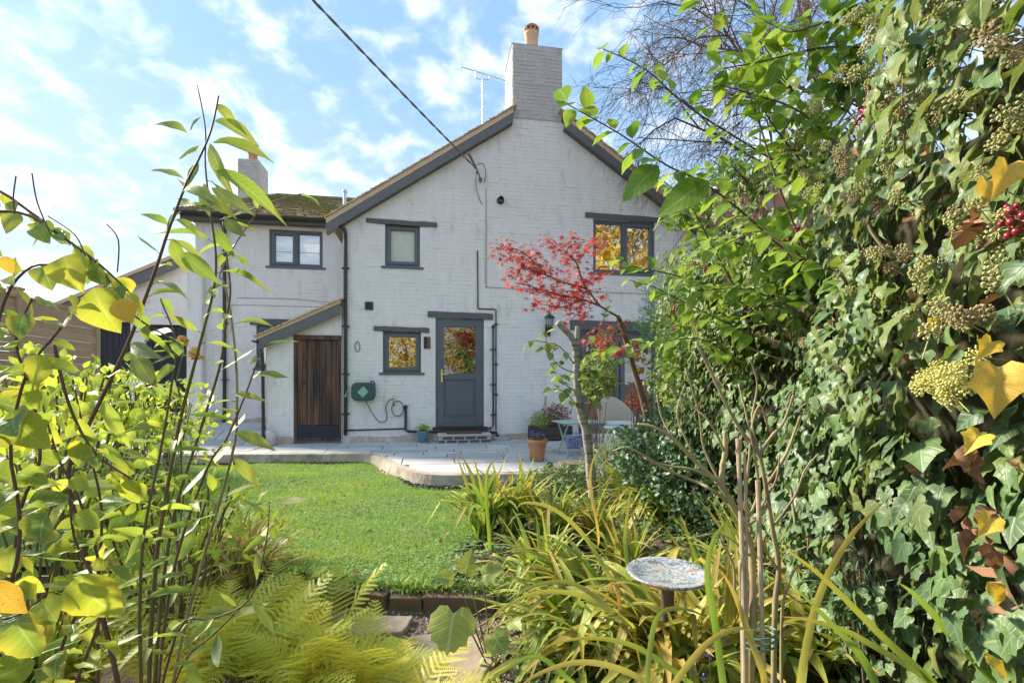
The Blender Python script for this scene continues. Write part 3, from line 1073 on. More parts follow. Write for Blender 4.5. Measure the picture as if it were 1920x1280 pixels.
def brickwork(mb, xa, xb, z0, top, holes, y, seed=1, bh=.076, bl=.228, rough=1.0, topmax=9):
    """uneven painted bricks standing a few millimetres proud of the joint plane"""
    q = random.Random(seed)
    z = z0
    row = 0
    while z < topmax:
        zmid = z + bh / 2
        x = xa + (-(bl / 2) if row % 2 else 0) - q.uniform(0, .06)
        while x < xb:
            L = bl * (0.5 if (row % 4 == 3) else 1.0) * q.uniform(.93, 1.07)
            a, b = max(x, xa), min(x + L, xb)
            x += L
            if b - a < .03:
                continue
            wz = .010 * math.sin(a * 1.3 + z * 2.1) + .006 * math.sin(a * 3.1 + z) 
            za, zb = z + wz, z + bh + wz
            t = min(top(a), top(b))
            if za >= t - .01:
                continue
            zb = min(zb, t)
            segs = [(a, b)]
            for h in holes:
                if za < h[3] and zb > h[2]:
                    ns = []
                    for (s0, s1) in segs:
                        if s1 <= h[0] or s0 >= h[1]:
                            ns.append((s0, s1))
                        else:
                            if s0 < h[0]:
                                ns.append((s0, h[0]))
                            if s1 > h[1]:
                                ns.append((h[1], s1))
                    segs = ns
            for (s0, s1) in segs:
                if s1 - s0 < .02:
                    continue
                pr = q.uniform(.0022, .0048) * rough + (q.uniform(.003, .008) if q.random() < .08 else 0)
                if q.random() < .03:
                    pr *= -.2
                g_ = .0022
                c_ = .007
                j = [q.uniform(-.0025, .0025) * rough for _ in range(8)]
                gx = .0006 if q.random() < .7 else .002
                cx = .002 if q.random() < .7 else .004
                o_ = [(s0 + gx, y + .001, za + g_ + j[0]), (s1 - gx, y + .001, za + g_ + j[1]), (s1 - gx, y + .001, zb - g_ + j[2]), (s0 + gx, y + .001, zb - g_ + j[3])]
                i_ = [(s0 + gx + cx, y - pr + j[4] * .5, za + g_ + c_ + j[0]), (s1 - gx - cx, y - pr + j[5] * .5, za + g_ + c_ + j[1]),
                      (s1 - gx - cx, y - pr + j[6] * .5, zb - g_ - c_ + j[2]), (s0 + gx + cx, y - pr + j[7] * .5, zb - g_ - c_ + j[3])]
                mb.add(o_ + i_, [(4, 5, 6, 7), (0, 1, 5, 4), (1, 2, 6, 5), (2, 3, 7, 6), (3, 0, 4, 7)])
        z += bh
        row += 1


xb = [XL, XA, XR] + [v for h in OPEN for v in h[:2]]
gw = MB()
wall_mesh(gw, xb, gtop, OPEN, 0, 0)
gw.add([(XL, 0, 0), (XL, 8, 0), (XL, 8, gtop(XL)), (XL, 0, gtop(XL))], [(0, 3, 2, 1)])
gw.add([(XR, 0, 0), (XR, 8, 0), (XR, 8, gtop(XR)), (XR, 0, gtop(XR))], [(0, 1, 2, 3)])
gw.add([(XL, 8, 0), (XR, 8, 0), (XR, 8, gtop(XR)), (XA, 8, ZA), (XL, 8, gtop(XL))], [(0, 1, 2, 3, 4)])
gwall = obj('gable_wall', gw, PAINT, house)
bk = MB()
brickwork(bk, XL, XR, 0.17, gtop, OPEN, 0, 5)
obj('brickwork', bk, PAINT, gwall, kind='stuff')
for a, b in ((XL, .05), (1.2, 2.96), (4.82, XR)):
    pl = MB()
    x_ = a
    while x_ < b - .01:
        x2 = min(b, x_ + U(.12, .3))
        pl.box(x_, x2, -.022 - U(0, .008), .002, -.02, .10 + U(0, .035))
        x_ = x2
    obj('plinth', pl, MATS['plinth'], house)
# rooms behind the glass, so that panes look into dim interiors
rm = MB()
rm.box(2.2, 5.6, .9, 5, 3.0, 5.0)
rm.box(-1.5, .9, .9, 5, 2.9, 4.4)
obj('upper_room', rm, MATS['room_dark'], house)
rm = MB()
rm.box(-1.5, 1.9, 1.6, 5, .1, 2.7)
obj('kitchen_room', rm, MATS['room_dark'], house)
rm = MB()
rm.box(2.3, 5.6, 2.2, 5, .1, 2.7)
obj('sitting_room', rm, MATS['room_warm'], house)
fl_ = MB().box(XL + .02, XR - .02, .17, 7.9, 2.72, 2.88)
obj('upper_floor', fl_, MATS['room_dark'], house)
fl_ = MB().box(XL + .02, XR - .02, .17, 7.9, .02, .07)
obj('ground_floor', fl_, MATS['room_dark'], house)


def frame_ring(mb, x0, x1, z0, z1, wd, y0, y1, wb=None):
    wb = wb or wd
    mb.box(x0, x0 + wd, y0, y1, z0, z1)
    mb.box(x1 - wd, x1, y0, y1, z0, z1)
    mb.box(x0 + wd, x1 - wd, y0, y1, z0, z0 + wb)
    mb.box(x0 + wd, x1 - wd, y0, y1, z1 - wd, z1)


def window(x0, x1, z0, z1, y, sashes, glass, sill=True, bar=None):
    fr = MB()
    frame_ring(fr, x0 + .002, x1 - .002, z0 + .002, z1 - .002, .055, y + .015, y + .085)
    wn = obj('window', fr, MATS['grey_upvc'], house, bevel=.004)
    for (a, b, opening) in sashes:
        if a > x0 + .1:
            obj('mullion', MB().box(a - .028, a + .028, y + .012, y + .08, z0 + .057, z1 - .057), MATS['grey_upvc'], wn, bevel=.004)
    for (a, b, opening) in sashes:
        lo_x = a + (.055 if a <= x0 + .1 else .030)
        hi_x = b - (.055 if b >= x1 - .1 else .030)
        ins = .0
        if opening:
            sm = MB()
            frame_ring(sm, lo_x - .012, hi_x + .012, z0 + .045, z1 - .045, .062, y - .004, y + .06)
            obj('sash', sm, MATS['grey_upvc'], wn, bevel=.005)
            ins = .046
        else:
            sm = MB()
            frame_ring(sm, lo_x + .001, hi_x - .001, z0 + .058, z1 - .058, .022, y + .03, y + .06)
            obj('glazing_bead', sm, MATS['grey_upvc'], wn)
            ins = .02
        gl = MB().add([(lo_x + ins, y + .05, z0 + .055 + ins), (hi_x - ins, y + .05, z0 + .055 + ins), (hi_x - ins, y + .05, z1 - .055 - ins), (lo_x + ins, y + .05, z1 - .055 - ins)], [(0, 1, 2, 3)])
        obj('pane', gl, MATS[glass], wn)
        if bar:
            zb = z0 + (z1 - z0) * bar
            obj('glazing_bar', MB().box(lo_x + ins, hi_x - ins, y + .045, y + .049, zb - .006, zb + .006), MATS['grey_cable'], wn)
    if sill:
        obj('sill', MB().box(x0 - .07, x1 + .07, y - .06, y + .05, z0 - .045, z0 + .001), MATS['grey_upvc'], wn, bevel=.006)
    return wn


YF = 0.035
window(-.88, -.22, 3.38, 4.20, YF, [(-.88, -.22, True)], 'frosted')
wn = window(3.30, 4.66, 3.42, 4.52, YF, [(3.30, 3.98, False), (3.98, 4.66, True)], 'gold_glass')
cu = MB()
xs_ = np.linspace(4.28, 4.62, 25)
for i, x_ in enumerate(xs_):
    yy = .22 + .025 * math.sin(i * 1.7)
    cu.v += [(x_, yy, 3.44), (x_, yy, 4.5)]
    if i:
        a = 2 * i - 2
        cu.f.append((a, a + 2, a + 3, a + 1))
obj('curtain', cu, MATS['curtain'], wn, smooth=True)
window(-.92, -.20, 1.33, 2.13, YF, [(-.92, -.20, True)], 'window_glass')


def lintel(x0, x1, z0, z1, y=-.03, sag=.012, parent=None):
    n_ = 10
    vs, fs = [], []
    for i in range(n_ + 1):
        x = x0 + (x1 - x0) * i / n_
        d = -.035 * (i / n_) * .6
        e = [U(-.006, .006) for _ in range(4)]
        vs += [(x, y + e[0] * .6, z0 + d + e[1]), (x, y + e[0] * .6, z1 + d + e[2]), (x, y + .055, z1 + d + e[2]), (x, y + .055, z0 + d + e[1])]
        if i:
            a = 4 * (i - 1)
            for k in range(4):
                fs.append((a + k, a + (k + 1) % 4, a + 4 + (k + 1) % 4, a + 4 + k))
    fs += [(0, 3, 2, 1), (4 * n_, 4 * n_ + 1, 4 * n_ + 2, 4 * n_ + 3)]
    return obj('lintel', MB().add(vs, fs), MATS['oak_beam'], parent or house, bevel=.004)


lintel(-1.23, .11, 4.19, 4.28)
lintel(3.12, 4.84, 4.53, 4.64)
lintel(-.07, 1.21, 2.41, 2.53)
lintel(-1.09, -.04, 2.13, 2.225)
lintel(2.80, 4.96, 2.22, 2.42, y=-.045)

# back door
dm = MB()
frame_ring(dm, .082, 1.028, .272, 2.398, .075, YF - .01, YF + .08, .06)
door = obj('door', dm, MATS['grey_upvc'], house, bevel=.004)
lf = MB()
frame_ring(lf, .15, .96, .325, 2.33, .095, YF - .012, YF + .05, .13)
lf.box(.245, .865, YF - .012, YF + .05, 1.20, 1.315)
obj('door_leaf', lf, MATS['grey_upvc'], door, bevel=.006)
pn = MB().box(.245, .865, YF + .012, YF + .045, .455, 1.20)
pn.box(.285, .825, YF + .002, YF + .012, .495, 1.16)
obj('door_panel', pn, MATS['grey_upvc'], door, bevel=.008)
obj('pane', MB().add([(.245, YF + .03, 1.315), (.865, YF + .03, 1.315), (.865, YF + .03, 2.235), (.245, YF + .03, 2.235)], [(0, 1, 2, 3)]), MATS['door_glass'], door)
hm = MB().box(.185, .215, YF - .026, YF - .012, 1.15, 1.40)
hm.tube([(.20, YF - .02, 1.30), (.20, YF - .065, 1.30), (.215, YF - .07, 1.30), (.33, YF - .07, 1.297)], .009, 6)
obj('handle', hm, MATS['brass'], door)
obj('threshold', MB().box(.02, 1.10, -.05, .10, .20, .27), MATS['black_plastic'], door)

# patio doors: wide glazed pair
dm = MB()
frame_ring(dm, 2.982, 4.798, .082, 2.218, .07, YF, YF + .09)
pd = obj('patio_door', dm, MATS['grey_upvc'], house, bevel=.004)
for a, b in ((3.06, 3.88), (3.90, 4.72)):
    lf = MB()
    frame_ring(lf, a, b, .16, 2.14, .10, YF - .006, YF + .05, .16)
    obj('door_leaf', lf, MATS['grey_upvc'], pd, bevel=.005)
    obj('pane', MB().add([(a + .1, YF + .03, .32), (b - .1, YF + .03, .32), (b - .1, YF + .03, 2.04), (a + .1, YF + .03, 2.04)], [(0, 1, 2, 3)]), MATS['door_glass'], pd)

# chimney on the gable
ch = MB()
CX0, CX1, CY0, CY1 = 1.60, 2.64, -.014, .92
ch.box(CX0, CX1, CY0, CY1, 6.43, 7.96)
chim = obj('chimney', ch, MATS['chimney_paint'], house, bevel=.03)
cb = MB()
brickwork(cb, CX0 + .012, CX1 - .012, 6.46, lambda x: 7.90, [], CY0, 9, rough=1.4, topmax=7.9)
sb = MB()
brickwork(sb, 0.012, CY1 - .012, 6.3, lambda x: 7.90, [], 0, 10, rough=1.6, topmax=7.9)
cb.add([(CX0 + y, x, z) for x, y, z in sb.v], [tuple(f) for f in sb.f])
obj('brickwork', cb, MATS['chimney_paint'], chim, kind='stuff')
obj('mortar_cap', MB().add([(CX0 - .01, -.01, 7.955), (CX1 + .01, -.01, 7.955), (CX1 + .01, .93, 7.955), (CX0 - .01, .93, 7.955),
                            (CX0 + .2, .2, 8.03), (CX1 - .2, .2, 8.03), (CX1 - .2, .7, 8.03), (CX0 + .2, .7, 8.03)],
                           [(0, 1, 5, 4), (1, 2, 6, 5), (2, 3, 7, 6), (3, 0, 4, 7), (4, 5, 6, 7)]), MATS['chimney_paint'], chim)
PC = (2.10, .5, 7.98)
obj('chimney_pot', MB().lathe([(.15, -.06), (.135, .50), (.155, .52), (.155, .56), (.11, .56), (.10, .2)], PC, 20), MATS['pot_buff'], chim, smooth=True)
cw = MB().lathe([(.156, .561), (.16, .59), (.13, .592)], PC, 20)
for i in range(10):
    t = i * math.pi / 5
    x_, y_ = PC[0] + .14 * math.cos(t), PC[1] + .14 * math.sin(t)
    cw.box(x_ - .018, x_ + .018, y_ - .018, y_ + .018, PC[2] + .59, PC[2] + .64)
cw.lathe([(.16, .64), (.165, .67), (.13, .71), (.0, .725)], PC, 20)
obj('chimney_cowl', cw, MATS['terracotta'], chim)

# roof over the gable
RS = math.hypot(1, SL)
nz_ = Vector((-SL / RS, 0, 1 / RS))          # normal of the left slope
rf = MB()
OV = -.13
T0 = ZA + .06
for sgn in (-1, 1):
    xe = XA + sgn * 4.02
    ze = T0 - SL * 4.02
    xi = XA + sgn * .545
    vs = [(xi, OV, T0 - SL * .545), (xe, OV, ze), (xe, 8.2, ze), (xi, 8.2, T0 - SL * .545)]
    w2 = [(XA, .93, T0), (xi, .93, T0 - SL * .545), (xi, 8.2, T0 - SL * .545), (XA, 8.2, T0)]
    w2 += [(x, y, z + .07) for x, y, z in w2]
    rf.add(w2, [(0, 1, 2, 3), (7, 6, 5, 4), (0, 4, 5, 1), (2, 6, 7, 3)])
    vs += [(x, y, z + .07) for x, y, z in vs]
    rf.add(vs, [(0, 1, 2, 3), (7, 6, 5, 4), (0, 4, 5, 1), (1, 5, 6, 2), (2, 6, 7, 3)])
roof = obj('roof', rf, MATS['moss_tile'], house)
for sgn in (-1, 1):
    xe = XA + sgn * 4.04
    x_in = XA + sgn * .52 if sgn < 0 else XA + .54
    pts = [(x_in, ZA + .012 - SL * abs(x_in - XA)), (xe, ZA + .012 - SL * 4.04), (xe, ZA - .19 - SL * 4.04 + .02), (x_in, ZA - .165 - SL * abs(x_in - XA))]
    obj('bargeboard', MB().prism(pts if sgn > 0 else pts[::-1], OV - .03, OV + .005), MATS['grey_board'], house, bevel=.004)
    pts2 = [(x, z - (.004 if i > 1 else .05)) for i, (x, z) in enumerate(pts)]
    so = MB().add([(x_in, OV, ZA - .165 - SL * abs(x_in - XA)), (xe, OV, ZA - .165 - SL * 4.04), (xe, .0, ZA - .165 - SL * 4.04), (x_in, .0, ZA - .165 - SL * abs(x_in - XA))], [(0, 1, 2, 3)])
    obj('soffit', so, MATS['oak_beam'], house)
    # verge: mortar bed and tile edges, each tile its own piece
    vm = [(x_in, T0 - SL * abs(x_in - XA) - .044), (xe, T0 - SL * 4.04 - .044), (xe, T0 - SL * 4.04 + .055), (x_in, T0 - SL * abs(x_in - XA) + .055)]
    obj('verge_mortar', MB().prism(vm, OV - .035, OV + .1), MATS['clay_tile'], house)
    nT = 43
    tm_ = bpy.data.meshes.new('verge_tile')
    th = math.atan(SL)
    tb = MB().box(-.082, .082, -.045, .20, -.008, .010)
    tm_.from_pydata(tb.v, [], tb.f)
    tm_.materials.append(MATS['clay_tile'])
    for i in range(nT):
        dist = .62 + i * .1
        xx = dist / RS
        if xx > 4.05:
            break
        o = bpy.data.objects.new('verge_tile', tm_)
        COL.objects.link(o)
        o.parent = roof
        o.location = (XA + sgn * xx, OV - U(0, .02), T0 + .078 - SL * xx + U(-.004, .004))
        o.rotation_euler = (0, sgn * (th - .13 + U(-.03, .03)), U(-.04, .04))

# wing: lower range to the left, set back
WY, WL, WE = 1.6, -4.92, 4.62
WOPEN = [(-3.46, -2.36, 3.66, 4.46), (-3.72, -3.08, 1.45, 2.38)]
ww = MB()
wall_mesh(ww, [WL, XL + .05] + [v for h in WOPEN for v in h[:2]], lambda x: WE, WOPEN, WY, .1)
ww.add([(WL, WY, .1), (WL, WY + 4.8, .1), (WL, WY + 4.8, WE), (WL, WY, WE)], [(0, 3, 2, 1)])
wwall = obj('wing_wall', ww, PAINT, house)
bk = MB()
brickwork(bk, WL, XL, .42, lambda x: WE, WOPEN, WY, 21, topmax=WE)
obj('brickwork', bk, PAINT, wwall, kind='stuff')
pl = MB()
x_ = WL
while x_ < -3.1:
    x2 = min(-3.02, x_ + U(.12, .3))
    pl.box(x_, x2, WY - .03 - U(0, .01), WY + .002, .15, .36 + U(0, .04))
    x_ = x2
obj('plinth', pl, MATS['plinth'], house)
obj('buttress', MB().box(WL - .10, WL + .20, WY - .17, WY - .012, .1, 3.62), PAINT, house, bevel=.03)
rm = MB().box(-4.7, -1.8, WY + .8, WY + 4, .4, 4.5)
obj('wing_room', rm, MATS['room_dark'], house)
wn = window(-3.46, -2.36, 3.66, 4.46, WY + YF, [(-3.46, -2.91, True), (-2.91, -2.36, False)], 'sky_glass', bar=.42)
obj('net_sky_panel', MB().box(-3.40, -2.42, WY + .12, WY + .13, 3.72, 4.40), MATS['net_sky_panel'], wn)  # white panel standing for the net and for sky reflected in the pane
window(-3.72, -3.08, 1.45, 2.38, WY + YF, [(-3.72, -3.08, True)], 'sky_glass')
lintel(-3.84, -2.6, 2.385, 2.52, y=WY - .035)
EY, EZ, RY, RZ = WY - .26, 4.66, 4.05, 6.06   # eave and ridge lines
EXL, RXL, RXR = -5.16, -4.05, -.2
wr = MB()
wr.add([(EXL, EY, EZ), (XL - .02, EY, EZ), (RXR, RY, RZ), (RXL, RY, RZ), (EXL, 2 * RY - EY, EZ), (RXR, 2 * RY - EY, EZ)],
       [(0, 1, 2, 3), (0, 3, 4), (3, 2, 5, 4)])
wroof = obj('wing_roof', wr, MATS['moss_tile'], house)
tl = MB()
nrow = 27
sv = Vector((0, RY - EY, RZ - EZ))
Ls = sv.length
sd = sv.normalized()
sn = Vector((0, -sd.z, sd.y))
for i in range(nrow):
    t = i / nrow
    xl = EXL + (RXL - EXL) * t
    xr = min(RXR, XL + .2 + t * 1.6)
    x_ = xl - (.08 if i % 2 else 0)
    while x_ < xr:
        a, b = max(x_, xl), min(x_ + .165, xr)
        x_ += .165
        if b - a < .03:
            continue
        o = Vector((0, EY, EZ)) + sd * (i * Ls / nrow) + sn * U(.012, .022)
        e = sd * .125
        lift = sn * U(.010, .018)
        dn = sd * U(-.006, .006)
        g_ = .002
        p = [o + dn + lift, o + e]
        vs = [(a + g_, p[0].y, p[0].z), (b - g_, p[0].y, p[0].z + U(-.003, .003)), (b - g_, p[1].y, p[1].z), (a + g_, p[1].y, p[1].z),
              (a + g_, o.y + dn.y - lift.y, o.z + dn.z - lift.z - .006), (b - g_, o.y + dn.y - lift.y, o.z + dn.z - lift.z - .006)]
        tl.add(vs, [(0, 1, 2, 3), (4, 5, 1, 0), (5, 2, 1), (4, 0, 3)])
obj('roof_tiles', tl, MATS['moss_tile'], wroof, kind='stuff')
ms_ = MB()
for i in range(750):
    t = rng.random() ** .9
    xl = EXL + (RXL - EXL) * t
    x_ = U(xl + .05, XL + .2 + t * 1.2)
    if math.sin(x_ * 2.3 + t * 5) + U(-1, 1) < -.2:
        continue
    c = Vector((x_, EY, EZ)) + sd * (t * Ls) + sn * .03
    r_ = U(.018, .05)
    ms_.ball(c, r_, 5, 3, U(.35, .6))
obj('moss_clumps', ms_, MATS['moss'], wroof, kind='stuff')
rt_ = MB()
x_ = RXL
while x_ < RXR:
    rt_.tube([(x_, RY, RZ + .0), (x_ + .30, RY, RZ + .0)], .085, 8)
    x_ += .31
obj('ridge_tiles', rt_, MATS['moss_tile'], wroof)
hp = MB()
for i in range(9):
    a = Vector((EXL, EY, EZ)).lerp(Vector((RXL, RY, RZ)), i / 9)
    b = Vector((EXL, EY, EZ)).lerp(Vector((RXL, RY, RZ)), (i + .97) / 9)
    hp.tube([a, b], [.075, .065], 8)
obj('hip_tiles', hp, MATS['moss_tile'], wroof)
obj('fascia', MB().box(EXL + .05, XL - .03, EY + .03, EY + .055, EZ - .14, EZ - .005), MATS['oak_beam'], house)
obj('soffit', MB().box(EXL + .05, XL - .03, EY + .055, WY + .01, EZ - .13, EZ - .11), MATS['oak_beam'], house)


def gutter(name, p0, p1, r, parent):
    n_ = 8
    p0, p1 = Vector(p0), Vector(p1)
    d = (p1 - p0).normalized()
    s = d.cross(Vector((0, 0, 1))).normalized()
    vs, fs = [], []
    for p in (p0, p1):
        for rr in (r, r * .88):
            for i in range(n_ + 1):
                t = math.pi * i / n_
                vs.append(p + s * (rr * math.cos(t)) - Vector((0, 0, rr * math.sin(t))))
    m1 = n_ + 1
    for i in range(n_):
        fs.append((i, i + 1, 2 * m1 + i + 1, 2 * m1 + i))
        fs.append((m1 + i + 1, m1 + i, 3 * m1 + i, 3 * m1 + i + 1))
        fs.append((i, m1 + i, m1 + i + 1, i + 1))
        fs.append((2 * m1 + i, 2 * m1 + i + 1, 3 * m1 + i + 1, 3 * m1 + i))
    return obj(name, MB().add(vs, fs), MATS['black_plastic'], parent)


gutter('gutter', (EXL, EY - .03, EZ - .01), (XL - .12, EY - .03, EZ - .03), .062, house)


def pipe(pts, r, parent, m='black_plastic', brackets=(), name='downpipe', k=4):
    o = obj(name, MB().tube(smooth_pts(pts, k) if k > 1 else pts, r, 10), MATS[m], parent, smooth=True)
    for (x, y, z) in brackets:
        obj('pipe_bracket', MB().box(x - r - .035, x + r + .035, y - r * .3, y + r + .012, z - .012, z + .012), MATS[m], o)
    return o


# rainwater pipe from the wing gutter, round the corner and down the gable
pipe([(-1.96, .85, 4.60), (-1.96, .80, 4.45), (-1.93, .5, 4.28), (-1.80, .0, 4.12), (-1.62, -.10, 4.03), (-1.60, -.055, 3.85), (-1.60, -.055, 3.6), (-1.60, -.055, 2), (-1.60, -.055, .3), (-1.60, -.075, .2)], .036, house,
     brackets=[(-1.60, -.055, z) for z in (3.3, 2.2, 1.3, .55)], k=3)
obj('hopper', MB().lathe([(.05, 0), (.075, .06), (.075, .14), (.06, .14)], (-1.96, .90, 4.55), 10), MATS['grey_board'], house)
pipe([(-4.33, EY - .02, EZ - .05), (-4.33, EY + .02, EZ - .12), (-4.33, WY - .06, EZ - .34), (-4.33, WY - .06, EZ - .6), (-4.33, WY - .06, .5), (-4.33, WY - .1, .34)], .034, house,
     brackets=[(-4.33, WY - .06, z) for z in (3.6, 2.4, 1.2)], k=3)
# wing chimney
wc = MB().box(-4.98, -4.46, 4.0, 4.75, 5.6, 6.98)
wch = obj('chimney', wc, MATS['chimney_paint'], house, bevel=.03)
wb_ = MB()
brickwork(wb_, -4.97, -4.47, 5.7, lambda x: 6.9, [], 4.0, 31, rough=1.4, topmax=6.9)
obj('brickwork', wb_, MATS['chimney_paint'], wch, kind='stuff')
obj('chimney_pot', MB().lathe([(.12, 0), (.105, .26), (.135, .28), (.135, .33), (.105, .34), (.115, .42), (.14, .44), (.13, .50), (.08, .52), (.07, .3)], (-4.72, 4.35, 6.98), 16), MATS['terracotta'], wch, smooth=True)
obj('roof_vent_pipe', MB().lathe([(.045, 0), (.045, .55), (.06, .56), (.06, .62), (0, .64)], (-2.15, 3.1, 5.35), 12), MATS['aluminium'], house)

# small fittings on the gable wall
vm = MB()
frame_ring(vm, -1.25, -1.10, 2.53, 2.68, .012, -.03, .0)
for i in range(3):
    vm.box(-1.238, -1.112, -.034, -.01, 2.548 + i * .042, 2.572 + i * .042)
vm.box(-1.24, -1.11, -.008, .0, 2.54, 2.67)
obj('air_vent', vm, MATS['black_plastic'], house)
flue = MB()
prof = [(.0, 0), (.075, 0), (.075, .03), (.055, .05), (.055, .12), (.045, .12), (.04, .06)]
for (r_, d_) in prof:
    for j in range(16):
        t = 2 * math.pi * j / 16
        flue.v.append((1.36 + r_ * math.cos(t), -d_, 4.77 + r_ * math.sin(t)))
for i in range(len(prof) - 1):
    for j in range(16):
        flue.f.append((i * 16 + j, i * 16 + (j + 1) % 16, (i + 1) * 16 + (j + 1) % 16, (i + 1) * 16 + j))
obj('boiler_flue', flue, MATS['black_plastic'], house)
pipe([(1.04, -.012, 5.15), (1.045, -.012, 4.2), (1.05, -.012, 3.1)], .011, house, 'paint', name='cable_trunking', k=1)
pipe([(1.075, -.014, 5.0), (1.08, -.014, 3.2), (1.09, -.014, 3.06), (1.15, -.014, 3.035), (2.4, -.014, 3.02), (5.6, -.014, 3.0)], .007, house, 'grey_cable', name='wall_cable', k=3)
pipe([(.90, -.018, 3.75), (.91, -.018, 2.62), (.93, -.018, 2.60), (1.25, -.018, 2.60), (1.27, -.018, 2.58), (1.27, -.018, .2)], .012, house, name='overflow_pipe', k=1,
     brackets=[(1.27, -.018, z) for z in (2.3, 1.5, .9)])
pipe([(1.21, -.012, 2.24), (1.21, -.035, 2.20), (1.21, -.035, .28), (1.16, -.035, .23), (.9, -.045, .24)], .018, house, name='waste_pipe', k=1, brackets=[(1.21, -.035, z) for z in (1.8, 1.1, .5)])
obj('pipe_cap', MB().ball((1.21, -.035, 2.25), .035, 10, 8), MATS['black_plastic'], house, smooth=True)
pipe([(-.49, -.04, .66), (-.49, -.04, .22), (-.44, -.045, .20), (0.0, -.045, .185), (.9, -.045, .165), (1.28, -.045, .15), (1.30, -.045, .06)], .027, house, name='soil_pipe', k=1)
obj('pipe_cap', MB().ball((-.49, -.04, .67), .038, 10, 8), MATS['black_plastic'], house, smooth=True)
pipe([(-1.62, -.02, .235), (-.52, -.02, .25)], .014, house, name='water_pipe', k=1)
pipe([(-4.1, WY - .01, 2.95), (-3.0, WY - .012, 2.96), (-2.2, WY - .012, 2.9), (-1.7, WY - .012, 2.93)], .006, house, 'grey_cable', name='wall_cable')
pipe([(-4.22, WY - .01, 2.2), (-4.2, WY - .01, 2.72), (-4.1, WY - .01, 2.8), (-3.0, WY - .012, 2.8), (-1.7, WY - .012, 2.8)], .005, house, 'grey_cable', name='wall_cable')
obj('door_plaque', MB().box(-.145, -.02, -.03, -.012, 1.80, 2.03), MATS['old_plank'], house, bevel=.004)

# ------------------------------------------------------------------ lean-to store against the wing
lean = empty('lean_to_store', hw(-2.35, .8, 0), A, 'small white lean-to store with sloping tiled roof and old plank door', 'shed')
LO = Vector((-2.35, .8, 0))


def lt(mb):
    mb.v = [(x - LO.x, y - LO.y, z - LO.z) for x, y, z in mb.v]
    return mb


LX0, LX1 = -3.02, XL - .012


def ltop(x):
    return 1.93 + .487 * (x + 3.05)


LOPEN = [(-2.54, LX1 - .01, .05, 2.02)]
lw = MB()
wall_mesh(lw, [LX0, -2.54, LX1 - .01, LX1], ltop, LOPEN, .004, 0)
lw.add([(LX0, .004, 0), (LX0, 1.58, 0), (LX0, 1.58, ltop(LX0)), (LX0, .004, ltop(LX0))], [(0, 3, 2, 1)])
lwall = obj('wall', lt(lw), PAINT, lean)
bk = MB()
brickwork(bk, LX0, LX1, .15, ltop, LOPEN, .004, 41, topmax=2.7)
obj('brickwork', lt(bk), PAINT, lwall, kind='stuff')
pl = MB()
x_ = LX0
while x_ < -2.56:
    x2 = min(-2.55, x_ + U(.1, .25))
    pl.box(x_, x2, -.02 - U(0, .008), .005, -.02, .11 + U(0, .03))
    x_ = x2
obj('plinth', lt(pl), MATS['plinth'], lean)
dr = MB()
frame_ring(dr, -2.53, LX1 - .012, .055, 2.01, .045, .01, .07)
dr.box(-2.53, LX1 - .012, -.012, .02, 1.945, 2.03)
ldoor = obj('door', lt(dr), MATS['old_plank'], lean)
x_ = -2.485
i = 0
while x_ < LX1 - .08:
    x2 = min(LX1 - .058, x_ + rng.choice((.085, .10, .115)))
    obj('plank', lt(MB().box(x_ + .003, x2 - .003, .03 + U(0, .004), .06, .34 + U(-.004, .004), 1.94)), MATS['old_plank'], ldoor, bevel=.003)
    x_ = x2
obj('bottom_board', lt(MB().box(-2.485, LX1 - .06, .026, .055, .075, .335)), MATS['black_wood'], ldoor)
obj('latch', lt(MB().box(-2.40, -2.36, .015, .03, 1.12, 1.16).tube([(-2.40, .012, 1.14), (-2.33, .008, 1.135)], .008, 6)), MATS['black_plastic'], ldoor)
for i in range(6):
    x_ = -2.53 + i * .14
    obj('brick', lt(MB().box(x_ + .005, x_ + .135, -.03, .03, .0, .05)), MATS['step_dark'], lean)
bp = [(-3.10, ltop(-3.10) + .015), (LX1 - .005, ltop(LX1) + .015), (LX1 - .005, ltop(LX1) - .185), (-3.10, ltop(-3.10) - .17)]
obj('bargeboard', lt(MB().prism(bp, -.16, -.125)), MATS['grey_board'], lean, bevel=.004)
rs = MB()
vs = [(-3.14, -.165, ltop(-3.14) + .022), (LX1, -.165, ltop(LX1) + .022), (LX1, 1.57, ltop(LX1) + .04), (-3.14, 1.57, ltop(-3.14) + .04)]
vs += [(x, y, z + .062) for x, y, z in vs]
rs.add(vs, [(3, 2, 1, 0), (4, 5, 6, 7), (0, 1, 5, 4), (1, 2, 6, 5), (2, 3, 7, 6), (3, 0, 4, 7)])
lroof = obj('roof', lt(rs), MATS['clay_tile'], lean)
tm_ = bpy.data.meshes.new('roof_tile')
tb = MB().box(-.09, .09, 0, .162, -.008, .008)
tm_.from_pydata(tb.v, [], tb.f)
tm_.materials.append(MATS['clay_tile'])
for i in range(15):
    for j in range(10):
        x_ = -3.10 + i * .1
        o = bpy.data.objects.new('roof_tile', tm_)
        COL.objects.link(o)
        o.parent = lroof
        o.location = Vector((x_, -.19 + j * .165 + (.08 if (i % 2 and j) else 0) + U(-.006, .006), ltop(x_) + .098 + U(-.003, .003))) - LO
        o.rotation_euler = (0, -(math.atan(.487) - .13) + U(-.02, .02), U(-.02, .02))
g_ = gutter('gutter', Vector((-3.15, 1.55, 1.93)) - LO, Vector((-3.15, -.2, 1.91)) - LO, .05, lean)
pipe([Vector(p) - LO for p in ((-3.13, -.08, 1.88), (-3.09, -.07, 1.78), (-3.06, -.05, 1.5), (-3.05, -.05, .25), (-3.05, -.09, .1))], .03, lean, k=3)

